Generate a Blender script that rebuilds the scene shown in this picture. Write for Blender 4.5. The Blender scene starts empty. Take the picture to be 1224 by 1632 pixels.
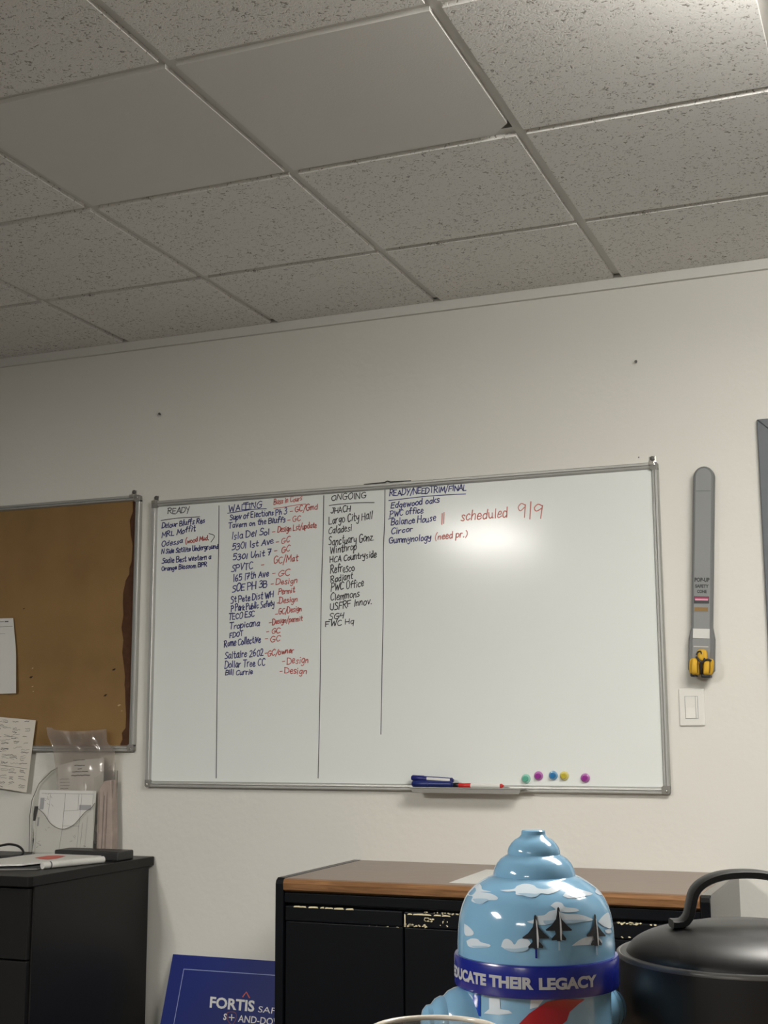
import bpy, bmesh, math, random
from mathutils import Vector, Matrix, noise as mnoise
random.seed(7)
SC = bpy.context.scene
COL = SC.collection

# ------------------------------------------------------------------ camera, world, exposure, lights
CAMZ = 1.155                      # seated eye height above the floor
FPX = 2101.6                      # focal length in pixels of the 1224x1632 frame
YAW, PITCH, ROLL = -0.38292, 0.16341, -0.00416
FWD = Vector((math.sin(YAW)*math.cos(PITCH), math.cos(YAW)*math.cos(PITCH), math.sin(PITCH)))
_r = Vector((math.cos(YAW), -math.sin(YAW), 0)); _u = _r.cross(FWD)
RGT = _r*math.cos(ROLL) + _u*math.sin(ROLL)
UPV = _u*math.cos(ROLL) - _r*math.sin(ROLL)
cam_data = bpy.data.cameras.new('camera'); cam = bpy.data.objects.new('camera', cam_data); COL.objects.link(cam)
cam_data.sensor_fit = 'VERTICAL'; cam_data.sensor_height = 36; cam_data.lens = FPX/1632*36
cam_data.clip_start = 0.02
cam.matrix_world = Matrix(((RGT.x, UPV.x, -FWD.x, 0), (RGT.y, UPV.y, -FWD.y, 0), (RGT.z, UPV.z, -FWD.z, CAMZ), (0, 0, 0, 1)))
SC.camera = cam
w = bpy.data.worlds.new('world'); SC.world = w; w.use_nodes = True
w.node_tree.nodes['Background'].inputs[0].default_value = (0.6, 0.62, 0.65, 1)
w.node_tree.nodes['Background'].inputs[1].default_value = 0.02
SC.view_settings.view_transform = 'Standard'; SC.view_settings.look = 'None'
SC.view_settings.exposure = 0.06; SC.view_settings.gamma = 1.0; SC.view_settings.use_curve_mapping = False
LIGHT_COL = (1.0, 0.97, 0.905)
KEY_W, LEFT_W, FILL_W = 29.0, 165.0, 40.0

# room numbers (metres; back wall with the boards is the plane y = D, floor z = 0)
D = 4.021; H = 2.582; T = 0.6096
GX0, GY0 = -1.4184, 3.5011         # one crossing of the ceiling grid
XL, XR, YB = -7.8, 1.25, -6.4

def ray(px, py): return FWD + RGT*((px-612)/FPX) + UPV*((816-py)/FPX)
CAMP = Vector((0, 0, CAMZ))
def at(px, py, Y=D):               # the point seen at a pixel, on the upright plane y = Y
    r = ray(px, py); return CAMP + r*(Y/r.y)
def atz(px, py, z):                # the point seen at a pixel, on the level plane z
    r = ray(px, py); return CAMP + r*((z-CAMZ)/r.z)

# ------------------------------------------------------------------ materials
def lin(c):
    return tuple(((v/255)/12.92 if v/255 <= .04045 else ((v/255+.055)/1.055)**2.4) for v in c)
def mat(name, col, rough=.5, metal=0, spec=.5, bump=0, bscale=60, var=0, vscale=8, alpha=1, trans=0, coat=0, aniso=None):
    m = bpy.data.materials.new(name); m.use_nodes = True
    nt = m.node_tree; b = nt.nodes['Principled BSDF']
    c = lin(col) if max(col) > 1 else col
    b.inputs['Base Color'].default_value = (*c, 1)
    b.inputs['Roughness'].default_value = rough; b.inputs['Metallic'].default_value = metal
    b.inputs['Specular IOR Level'].default_value = spec; b.inputs['Transmission Weight'].default_value = trans
    b.inputs['Coat Weight'].default_value = coat; b.inputs['Coat Roughness'].default_value = .08
    b.inputs['Alpha'].default_value = alpha
    tc = nt.nodes.new('ShaderNodeTexCoord')
    if bump:
        n = nt.nodes.new('ShaderNodeTexNoise'); n.inputs['Scale'].default_value = bscale; n.inputs['Detail'].default_value = 4
        nt.links.new(tc.outputs['Object'], n.inputs['Vector'])
        bp = nt.nodes.new('ShaderNodeBump'); bp.inputs['Strength'].default_value = bump; bp.inputs['Distance'].default_value = .004
        nt.links.new(n.outputs['Fac'], bp.inputs['Height']); nt.links.new(bp.outputs['Normal'], b.inputs['Normal'])
    if var:
        n = nt.nodes.new('ShaderNodeTexNoise'); n.inputs['Scale'].default_value = vscale; n.inputs['Detail'].default_value = 5
        nt.links.new(tc.outputs['Object'], n.inputs['Vector'])
        r = nt.nodes.new('ShaderNodeValToRGB')
        r.color_ramp.elements[0].position = .3; r.color_ramp.elements[1].position = .7
        r.color_ramp.elements[0].color = (*[v*(1-var) for v in c], 1); r.color_ramp.elements[1].color = (*[min(1, v*(1+var)) for v in c], 1)
        nt.links.new(n.outputs['Fac'], r.inputs['Fac']); nt.links.new(r.outputs['Color'], b.inputs['Base Color'])
    return m
def film(name, tint, gloss=.12, rough=.12, haze=.1, hcol=(.8, .78, .75)):   # thin clear plastic
    m = bpy.data.materials.new(name); m.use_nodes = True; nt = m.node_tree
    for n in list(nt.nodes): nt.nodes.remove(n)
    o = nt.nodes.new('ShaderNodeOutputMaterial'); t = nt.nodes.new('ShaderNodeBsdfTransparent'); t.inputs[0].default_value = (*tint, 1)
    g = nt.nodes.new('ShaderNodeBsdfGlossy'); g.inputs['Roughness'].default_value = rough; g.inputs['Color'].default_value = (1, 1, 1, 1)
    d = nt.nodes.new('ShaderNodeBsdfDiffuse'); d.inputs['Color'].default_value = (*hcol, 1)
    m1 = nt.nodes.new('ShaderNodeMixShader'); m1.inputs[0].default_value = haze
    nt.links.new(t.outputs[0], m1.inputs[1]); nt.links.new(d.outputs[0], m1.inputs[2])
    f = nt.nodes.new('ShaderNodeLayerWeight'); f.inputs['Blend'].default_value = gloss
    m2 = nt.nodes.new('ShaderNodeMixShader'); nt.links.new(f.outputs['Fresnel'], m2.inputs[0])
    nt.links.new(m1.outputs[0], m2.inputs[1]); nt.links.new(g.outputs[0], m2.inputs[2]); nt.links.new(m2.outputs[0], o.inputs[0])
    return m
def emis(name, col, s):
    m = bpy.data.materials.new(name); m.use_nodes = True; nt = m.node_tree
    for n in list(nt.nodes): nt.nodes.remove(n)
    o = nt.nodes.new('ShaderNodeOutputMaterial'); e = nt.nodes.new('ShaderNodeEmission')
    e.inputs[0].default_value = (*col, 1); e.inputs[1].default_value = s; nt.links.new(e.outputs[0], o.inputs[0]); return m
def tile_mat():                    # fissured mineral ceiling tile
    m = mat('fissured_tile', (.84, .825, .795), .95, spec=.1)
    nt = m.node_tree; b = nt.nodes['Principled BSDF']; tc = nt.nodes.new('ShaderNodeTexCoord')
    mp = nt.nodes.new('ShaderNodeMapping'); mp.inputs['Rotation'].default_value = (0, 0, .5); nt.links.new(tc.outputs['Object'], mp.inputs['Vector'])
    n1 = nt.nodes.new('ShaderNodeTexNoise'); n1.inputs['Scale'].default_value = 92; n1.inputs['Detail'].default_value = 2; n1.inputs['Distortion'].default_value = 1.6
    n2 = nt.nodes.new('ShaderNodeTexNoise'); n2.inputs['Scale'].default_value = 9; n2.inputs['Detail'].default_value = 1
    for n in (n1, n2): nt.links.new(mp.outputs[0], n.inputs['Vector'])
    ad = nt.nodes.new('ShaderNodeMath'); ad.operation = 'MULTIPLY_ADD'; ad.inputs[1].default_value = .09
    nt.links.new(n2.outputs['Fac'], ad.inputs[0]); nt.links.new(n1.outputs['Fac'], ad.inputs[2])
    r = nt.nodes.new('ShaderNodeValToRGB'); r.color_ramp.elements[0].position = .36; r.color_ramp.elements[1].position = .455
    r.color_ramp.elements[0].color = (.33, .31, .285, 1); r.color_ramp.elements[1].color = (.84, .825, .795, 1)
    nt.links.new(ad.outputs[0], r.inputs['Fac']); nt.links.new(r.outputs['Color'], b.inputs['Base Color'])
    bp = nt.nodes.new('ShaderNodeBump'); bp.inputs['Strength'].default_value = .35; bp.inputs['Distance'].default_value = .003
    nt.links.new(ad.outputs[0], bp.inputs['Height']); nt.links.new(bp.outputs[0], b.inputs['Normal'])
    return m
def wood_mat(name, c1, c2, rough, axis_scale=(3, 40, 40)):
    m = mat(name, c1, rough); nt = m.node_tree; b = nt.nodes['Principled BSDF']; tc = nt.nodes.new('ShaderNodeTexCoord')
    mp = nt.nodes.new('ShaderNodeMapping'); mp.inputs['Scale'].default_value = axis_scale; nt.links.new(tc.outputs['Object'], mp.inputs['Vector'])
    n = nt.nodes.new('ShaderNodeTexNoise'); n.inputs['Scale'].default_value = 3; n.inputs['Detail'].default_value = 6; n.inputs['Distortion'].default_value = .6
    nt.links.new(mp.outputs[0], n.inputs['Vector'])
    r = nt.nodes.new('ShaderNodeValToRGB'); r.color_ramp.elements[0].position = .35; r.color_ramp.elements[1].position = .65
    r.color_ramp.elements[0].color = (*lin(c1), 1); r.color_ramp.elements[1].color = (*lin(c2), 1)
    nt.links.new(n.outputs['Fac'], r.inputs['Fac']); nt.links.new(r.outputs['Color'], b.inputs['Base Color']); return m

M_wall = mat('wall_paint', (.74, .725, .675), .55, spec=.3, bump=.22, bscale=38)
M_trim = mat('trim_paint', (.70, .69, .65), .6, spec=.3)
M_grid = mat('grid_paint', (.66, .645, .61), .5, spec=.3)
M_tile = tile_mat()
M_smooth = mat('smooth_tile', (.76, .745, .715), .9, spec=.1, bump=.08, bscale=200)
M_plenum = mat('plenum', (.05, .05, .05), .9)
M_floor = mat('carpet', (.10, .096, .09), .95, spec=.1, bump=.3, bscale=300, var=.15, vscale=120)
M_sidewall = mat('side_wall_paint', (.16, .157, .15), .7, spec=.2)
M_door = mat('grey_door_paint', (98, 103, 108), .42)
M_alu = mat('aluminium', (.46, .46, .44), .42, metal=.55)
M_cap = mat('grey_plastic', (128, 127, 122), .5)
M_steel = mat('bright_steel', (.75, .74, .70), .2, metal=1)
M_enamel = mat('white_enamel', (.80, .83, .81), .135, spec=.17)
M_blue = mat('blue_ink', (.034, .042, .20), .5); M_red = mat('red_ink', (.52, .10, .085), .5)
M_black_ink = mat('black_ink', (.025, .025, .03), .5); M_grey_ink = mat('grey_ink', (.10, .10, .115), .5)
M_fadedred = mat('faded_red_ink', (.62, .20, .17), .5)
M_cork = mat('tan_board', (142, 113, 74), .85, spec=.15, bump=.25, bscale=220, var=.10, vscale=5)
M_worn = mat('worn_brown', (82, 55, 40), .8, spec=.15, var=.2, vscale=40)
M_hole = mat('tear_dark', (38, 26, 18), .9); M_fleck = mat('tear_pale', (186, 160, 118), .9)
M_paper = mat('paper', (.74, .73, .70), .7, spec=.2); M_paper2 = mat('cream_paper', (.72, .68, .60), .8, spec=.2)
M_pen = mat('pen_marks', (70, 68, 72), .8); M_print = mat('print', (95, 95, 100), .8); M_pale = mat('pale_print', (150, 150, 152), .8)
M_shade = mat('grey_print_fill', (165, 165, 167), .8)
M_film = film('bag_film', (.86, .83, .80), .34, .16, .14, (.78, .72, .68)); M_acr = film('clear_acrylic', (.95, .95, .94), .05, .06, .04)
M_acredge = mat('acrylic_edge', (110, 106, 100), .2, spec=.6)
M_pink = mat('rose_paper', (170, 154, 145), .7, var=.1, vscale=30)
M_black = mat('black_laminate', (.0125, .0122, .0122), .42, spec=.22)
M_blacksteel = mat('black_painted_steel', (.0035, .0042, .006), .30, spec=.22)
M_endsteel = mat('end_panel_steel', (.004, .0045, .006), .16, spec=.9)
M_blackplastic = mat('black_plastic', (.02, .02, .021), .45)
M_walnut = wood_mat('wood_edge', (112, 78, 48), (146, 106, 70), .35)
M_lam = wood_mat('brown_laminate', (124, 104, 90), (134, 114, 99), .30)
M_chip = mat('bare_chip', (226, 214, 176), .7)
M_signblue = mat('sign_blue', (22, 38, 112), .4, spec=.25); M_signline = mat('sign_line', (140, 155, 200), .5)
M_white = mat('white_print', (225, 226, 228), .5); M_orange = mat('orange_print', (205, 85, 58), .5); M_maroon = mat('maroon_print', (120, 60, 62), .5)
M_red_blotch = mat('salmon_print', (214, 104, 92), .6)
M_holder = mat('grey_holder', (112, 114, 114), .5, spec=.4); M_holderface = mat('grey_face', (138, 140, 140), .45, spec=.4)
M_dgrey = mat('dark_grey_print', (62, 64, 66), .6); M_ltape = mat('white_label', (215, 214, 210), .4)
M_mag = mat('magenta_print', (150, 48, 84), .5); M_pinkp = mat('pink_print', (222, 160, 180), .5); M_bronze = mat('bronze_print', (140, 110, 62), .5)
M_yellow = mat('yellow_fabric', (216, 170, 52), .6, spec=.3, bump=.2, bscale=120)
M_switch = mat('switch_white', (.78, .77, .72), .35)
M_sky = mat('sky_glaze', (118, 163, 194), .10, spec=.5, coat=.5)
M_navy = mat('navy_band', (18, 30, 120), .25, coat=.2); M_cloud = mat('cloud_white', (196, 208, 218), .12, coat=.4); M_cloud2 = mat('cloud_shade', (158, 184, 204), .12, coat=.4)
M_jet = mat('jet_grey', (36, 38, 42), .25, coat=.3); M_jetl = mat('jet_light', (196, 200, 204), .25, coat=.3)
M_bred = mat('bottle_red', (150, 26, 34), .15, coat=.4); M_bblue = mat('bottle_blue', (18, 52, 150), .15, coat=.4)
M_letter = mat('band_letter', (165, 166, 172), .4)
M_can = mat('matte_black', (.014, .014, .015), .38, spec=.4); M_canrim = mat('dark_rim', (.09, .088, .085), .3, spec=.6)
M_glass = film('clear_cup', (.93, .93, .91), .25, .04, .10, (.85, .83, .8)); M_cuprim = mat('cup_rim', (205, 198, 186), .15, spec=.6)
M_desk = wood_mat('desk_top', (120, 96, 74), (138, 112, 88), .4)

# ------------------------------------------------------------------ mesh helpers
class MB:
    def __init__(s): s.v = []; s.f = []
    def add(s, vs, fs):
        o = len(s.v); s.v += [Vector(v) for v in vs]; s.f += [tuple(i+o for i in f) for f in fs]; return s
    def box(s, a, b):
        x0, y0, z0 = a; x1, y1, z1 = b
        x0, x1 = min(x0, x1), max(x0, x1); y0, y1 = min(y0, y1), max(y0, y1); z0, z1 = min(z0, z1), max(z0, z1)
        return s.add([(x0, y0, z0), (x1, y0, z0), (x1, y1, z0), (x0, y1, z0), (x0, y0, z1), (x1, y0, z1), (x1, y1, z1), (x0, y1, z1)],
                     [(0, 3, 2, 1), (4, 5, 6, 7), (0, 1, 5, 4), (1, 2, 6, 5), (2, 3, 7, 6), (3, 0, 4, 7)])
    def prism(s, loop, off):       # a closed outline pushed along a vector
        n = len(loop); L = [Vector(p) for p in loop]; off = Vector(off)
        s.add(L+[p+off for p in L], [tuple(range(n-1, -1, -1)), tuple(range(n, 2*n))]+[(i, (i+1) % n, n+(i+1) % n, n+i) for i in range(n)]); return s
    def lathe(s, prof, c, ax=(0, 0, 1), n=48, caps=True):   # prof: (radius, height) up the axis
        c = Vector(c); ax = Vector(ax).normalized(); q = Vector((0, 0, 1)).rotation_difference(ax)
        vs = []; fs = []; m = len(prof)
        for r, h in prof:
            for k in range(n):
                a = 2*math.pi*k/n; vs.append(c + q @ Vector((r*math.cos(a), r*math.sin(a), h)))
        for i in range(m-1):
            for k in range(n): fs.append((i*n+k, i*n+(k+1) % n, (i+1)*n+(k+1) % n, (i+1)*n+k))
        if caps: fs.append(tuple(range(n-1, -1, -1))); fs.append(tuple((m-1)*n+k for k in range(n)))
        return s.add(vs, fs)
    def tube(s, pts, r, n=12, closed=False):
        P = [Vector(p) for p in pts]; m = len(P); vs = []; fs = []
        R = r if isinstance(r, (list, tuple)) else [r]*m
        up = None
        for i, p in enumerate(P):
            t = (P[min(i+1, m-1)]-P[max(i-1, 0)]).normalized()
            if up is None: up = t.orthogonal().normalized()
            up = (up - t*up.dot(t)).normalized(); b = t.cross(up)
            for k in range(n):
                a = 2*math.pi*k/n; vs.append(p+(up*math.cos(a)+b*math.sin(a))*R[i])
        for i in range(m-1):
            for k in range(n): fs.append((i*n+k, i*n+(k+1) % n, (i+1)*n+(k+1) % n, (i+1)*n+k))
        fs.append(tuple(range(n-1, -1, -1))); fs.append(tuple((m-1)*n+k for k in range(n)))
        return s.add(vs, fs)
    def ribbon(s, pts, w, nrm):    # flat ink line lying on a surface
        P = [Vector(p) for p in pts]; m = len(P); nrm = Vector(nrm); vs = []
        for i, p in enumerate(P):
            t = P[min(i+1, m-1)]-P[max(i-1, 0)]
            if t.length < 1e-7: t = Vector((1, 0, 0))
            b = nrm.cross(t).normalized()*(w/2); vs += [p+b, p-b]
        e = (P[0]-P[1]).normalized()*w*.35; vs[0] += e; vs[1] += e
        e = (P[-1]-P[-2]).normalized()*w*.35; vs[-1] += e; vs[-2] += e
        return s.add(vs, [(2*i, 2*i+1, 2*i+3, 2*i+2) for i in range(m-1)])
    def sheet(s, rows, th=0, nrm=(0, -1, 0)):   # grid of points; th gives real thickness
        n = len(rows[0]); m = len(rows); nrm = Vector(nrm)
        vs = [p for r in rows for p in r]
        fs = [(i*n+k, i*n+k+1, (i+1)*n+k+1, (i+1)*n+k) for i in range(m-1) for k in range(n-1)]
        if th:
            o = len(vs); vs = [Vector(v) for v in vs] + [Vector(v)-nrm*th for v in vs]
            fs += [tuple(reversed([i+o for i in f])) for f in fs]
            bd = [k for k in range(n)]+[i*n+n-1 for i in range(1, m)]+[(m-1)*n+k for k in range(n-2, -1, -1)]+[i*n for i in range(m-2, 0, -1)]
            fs += [(bd[(j+1) % len(bd)], bd[j], bd[j]+o, bd[(j+1) % len(bd)]+o) for j in range(len(bd))]
        return s.add(vs, fs)
    def build(s, name, material, parent=None, smooth=None, bevel=0, seg=2):
        me = bpy.data.meshes.new(name)
        c = Vector((0, 0, 0))
        if s.v:
            lo = Vector([min(v[i] for v in s.v) for i in range(3)]); hi = Vector([max(v[i] for v in s.v) for i in range(3)])
            c = Vector(((lo.x+hi.x)/2, (lo.y+hi.y)/2, lo.z))
        me.from_pydata([v-c for v in s.v], [], s.f); me.update()
        bm = bmesh.new(); bm.from_mesh(me); bmesh.ops.recalc_face_normals(bm, faces=bm.faces); bm.to_mesh(me); bm.free()
        me.materials.append(material)
        if smooth is not None:
            for p in me.polygons: p.use_smooth = True
            me.set_sharp_from_angle(angle=math.radians(smooth))
        o = bpy.data.objects.new(name, me); COL.objects.link(o)
        if parent is not None:
            o.parent = parent; o.location = c - world_loc(parent)
        else: o.location = c
        if bevel:
            b = o.modifiers.new('bevel', 'BEVEL'); b.width = bevel; b.segments = seg; b.limit_method = 'ANGLE'; b.angle_limit = math.radians(40)
        return o
def world_loc(o):
    p = Vector(o.location)
    while o.parent is not None: o = o.parent; p += Vector(o.location)
    return p
def tag(o, label, cat, group=None):
    o['label'] = label; o['category'] = cat
    if group: o['group'] = group
    return o
def thing(name, label, cat, loc, group=None):
    o = bpy.data.objects.new(name, None); COL.objects.link(o); o.location = loc; o.empty_display_size = .05
    return tag(o, label, cat, group)
def structure(o): o['kind'] = 'structure'; return o
def smooth_curve(P, k=4):
    if len(P) < 3: return P
    Q = [P[0]]+list(P)+[P[-1]]; out = []
    for i in range(1, len(Q)-2):
        a, b, c, d = Q[i-1], Q[i], Q[i+1], Q[i+2]
        for j in range(k):
            t = j/k
            out.append(tuple(.5*((2*b[n])+(-a[n]+c[n])*t+(2*a[n]-5*b[n]+4*c[n]-d[n])*t*t+(-a[n]+3*b[n]-3*c[n]+d[n])*t**3) for n in range(len(b))))
    out.append(tuple(P[-1])); return out
def font_polys(text, bold=0.0, res=3):   # outline letters from the built-in font, as (verts, faces) 1 unit high, starting at x = 0
    cu = bpy.data.curves.new('t', 'FONT'); cu.body = text; cu.offset = bold; cu.resolution_u = res; cu.fill_mode = 'FRONT'
    o = bpy.data.objects.new('t', cu); COL.objects.link(o)
    me = bpy.data.meshes.new_from_object(o.evaluated_get(bpy.context.evaluated_depsgraph_get()))
    vs = [v.co.copy() for v in me.vertices]; fs = [tuple(p.vertices) for p in me.polygons]
    bpy.data.objects.remove(o); bpy.data.curves.remove(cu); bpy.data.meshes.remove(me)
    x0 = min(v.x for v in vs); x1 = max(v.x for v in vs); y1 = max(v.y for v in vs)
    return [((v.x-x0)/(x1-x0), v.y/y1) for v in vs], fs, (x1-x0)/y1
def printed(mb, text, p0, right, up, bold=.02):   # flat lettering: lower left point, vector of the whole width, vector of the cap height
    vs, fs, _ = font_polys(text, bold); p0 = Vector(p0); right = Vector(right); up = Vector(up)
    return mb.add([p0+right*x+up*y for x, y in vs], fs)

# ------------------------------------------------------------------ the setting
structure(MB().box((XL-.1, YB-.1, -.1), (XR+.1, D+.1, 0)).build('floor', M_floor))
structure(MB().box((XL-.1, D, 0), (XR+.1, D+.1, H+.14)).build('wall_back', M_wall))
structure(MB().box((XL-.1, YB, 0), (XL, D, H+.14)).build('wall_left', M_sidewall))
structure(MB().box((XR, YB, 0), (XR+.1, D, H+.14)).build('wall_right', M_sidewall))
structure(MB().box((XL-.1, YB-.1, 0), (XR+.1, YB, H+.14)).build('wall_front', M_sidewall))
ceil = structure(MB().box((XL-.1, YB-.1, H+.14), (XR+.1, D+.1, H+.2)).build('ceiling', M_plenum))
def gx(i): return GX0+i*T
def gy(j): return GY0-j*T
LIGHTS = [((2, 3), 'x', KEY_W, .165), ((-3, 8), 'y', LEFT_W, .004), ((0, 13), 'x', FILL_W, .004)]   # column, row of the first cell, long axis, strength, how far the lens bulges; the last is an added fill light
litcells = {(c+k*(ax == 'x'), r+k*(ax == 'y')) for (c, r), ax, _, _ in LIGHTS for k in (0, 1)}
field = MB()
MG = .0135
for i in range(-11, 5):
    for j in range(0, 18):         # row j lies between gy(j-1) and gy(j)
        if (i, j) in litcells: continue
        x0, x1 = max(gx(i), XL), min(gx(i+1), XR); y0, y1 = max(gy(j), YB), min(gy(j-1), D-.012)
        if x1-x0 < .05 or y1-y0 < .05: continue
        seen = -4 <= i <= 2 and j <= 4
        m = MB()
        a, b, c, d = x0+MG, x1-MG, y0+MG, y1-MG if j else y1
        zt = H+.012; zb = H-.011
        if (i, j) == (0, 2):       # smooth tile with a broken corner
            m.prism([(x, y, zb) for x, y in [(a, c), (b, c), (b, d-.046), (b-.016, d-.030), (b-.044, d), (a, d)]], (0, 0, zt-zb))
        else: m.box((a, c, zb), (b, d, zt))
        if seen: m.build('ceiling_tile', M_smooth if (i, j) in ((-1, 2), (0, 2)) else M_tile, ceil)
        else: field.add(m.v, m.f)
f = field.build('ceiling_tile_field', M_tile, ceil); f['kind'] = 'stuff'
g = MB()
for i in range(-11, 5):
    if XL < gx(i) < XR: g.box((gx(i)-MG, YB, H), (gx(i)+MG, D-.02, H+.003)).box((gx(i)-.002, YB, H+.003), (gx(i)+.002, D-.02, H+.03))
for j in range(0, 18):
    if YB < gy(j) < D: g.box((XL, gy(j)-MG, H+.0005), (XR, gy(j)+MG, H+.0032)).box((XL, gy(j)-.002, H+.0032), (XR, gy(j)+.002, H+.03))
g.build('ceiling_grid', M_grid, ceil)
# wall moulding under the ceiling: a flat strip with a small lip
structure(MB().box((XL, D-.010, H-.040), (XR, D, H)).box((XL, D-.014, H-.045), (XR, D, H-.040)).build('trim_1', M_trim, None, bevel=.001))
structure(MB().box((XL, D-.012, 0), (-.50, D, .095)).build('baseboard_back', mat('baseboard_vinyl', (60, 58, 56), .6), None, bevel=.003))

# grey steel door and frame at the right edge
dx0 = -.405; dz = 2.07; dw = 1.02
door = structure(MB().box((dx0+.052, D-.004, .008), (dx0+dw-.052, D+.03, dz-.052)).build('door_1', M_door, None, bevel=.002))
fr = MB()
fr.prism([(dx0, D-.001, 0), (dx0+.050, D-.001, 0), (dx0+.050, D-.001, dz-.050), (dx0, D-.001, dz)], (0, -.016, 0))
fr.prism([(dx0+dw, D-.001, 0), (dx0+dw, D-.001, dz), (dx0+dw-.050, D-.001, dz-.050), (dx0+dw-.050, D-.001, 0)], (0, -.016, 0))
fr.prism([(dx0, D-.001, dz), (dx0+.050, D-.001, dz-.050), (dx0+dw-.050, D-.001, dz-.050), (dx0+dw, D-.001, dz)], (0, -.016, 0))
fr.build('door_frame', M_door, door, bevel=.003)
MB().lathe([(.026, 0), (.026, .008), (.010, .010), (.010, .045), (.022, .05), (.028, .065), (.022, .08), (.004, .084)], (dx0+dw-.12, D-.004, 1.0), (0, -1, 0), 24).build('door_handle', M_steel, door, smooth=40)

# ceiling lights and one added fill light, two lens strips each
for q, ((ci, rj), axis, power, drop) in enumerate(LIGHTS):
    x0, x1, y0, y1 = (gx(ci), gx(ci+2), gy(rj), gy(rj-1)) if axis == 'x' else (gx(ci), gx(ci+1), gy(rj+1), gy(rj-1))
    cx, cy = (x0+x1)/2, (y0+y1)/2
    lab = ['recessed fluorescent ceiling light above the right end of the whiteboard wall', 'recessed fluorescent ceiling light on the left side of the room, nearer the cork board',
           'added fill light built like a ceiling light, far back on the right side of the room'][q]
    t = thing('ceiling_light', lab, 'ceiling light', (cx, cy, H-.012), 'recessed ceiling lights')
    a, b, c, d = x0+MG, x1-MG, y0+MG, y1-MG
    fm = MB(); e = .022; h = .035
    bar = ((a+e, cy-h), (b-e, cy+h)) if axis == 'x' else ((cx-h, c+e), (cx+h, d-e))
    for p in (((a, c), (a+e, d)), ((b-e, c), (b, d)), ((a+e, c), (b-e, c+e)), ((a+e, d-e), (b-e, d)), bar):
        fm.box((*p[0], H-.012), (*p[1], H+.012))
    fm.build('light_frame', M_grid, t)
    em = emis('lit_lens', LIGHT_COL, power)
    for u, v in ((((a+e, c+e), (b-e, cy-h)), ((a+e, cy+h), (b-e, d-e))) if axis == 'x' else (((a+e, c+e), (cx-h, d-e)), ((cx+h, c+e), (b-e, d-e)))):
        MB().box((*u, H-drop), (*v, H+.004)).build('light_lens', em, t)

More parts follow.
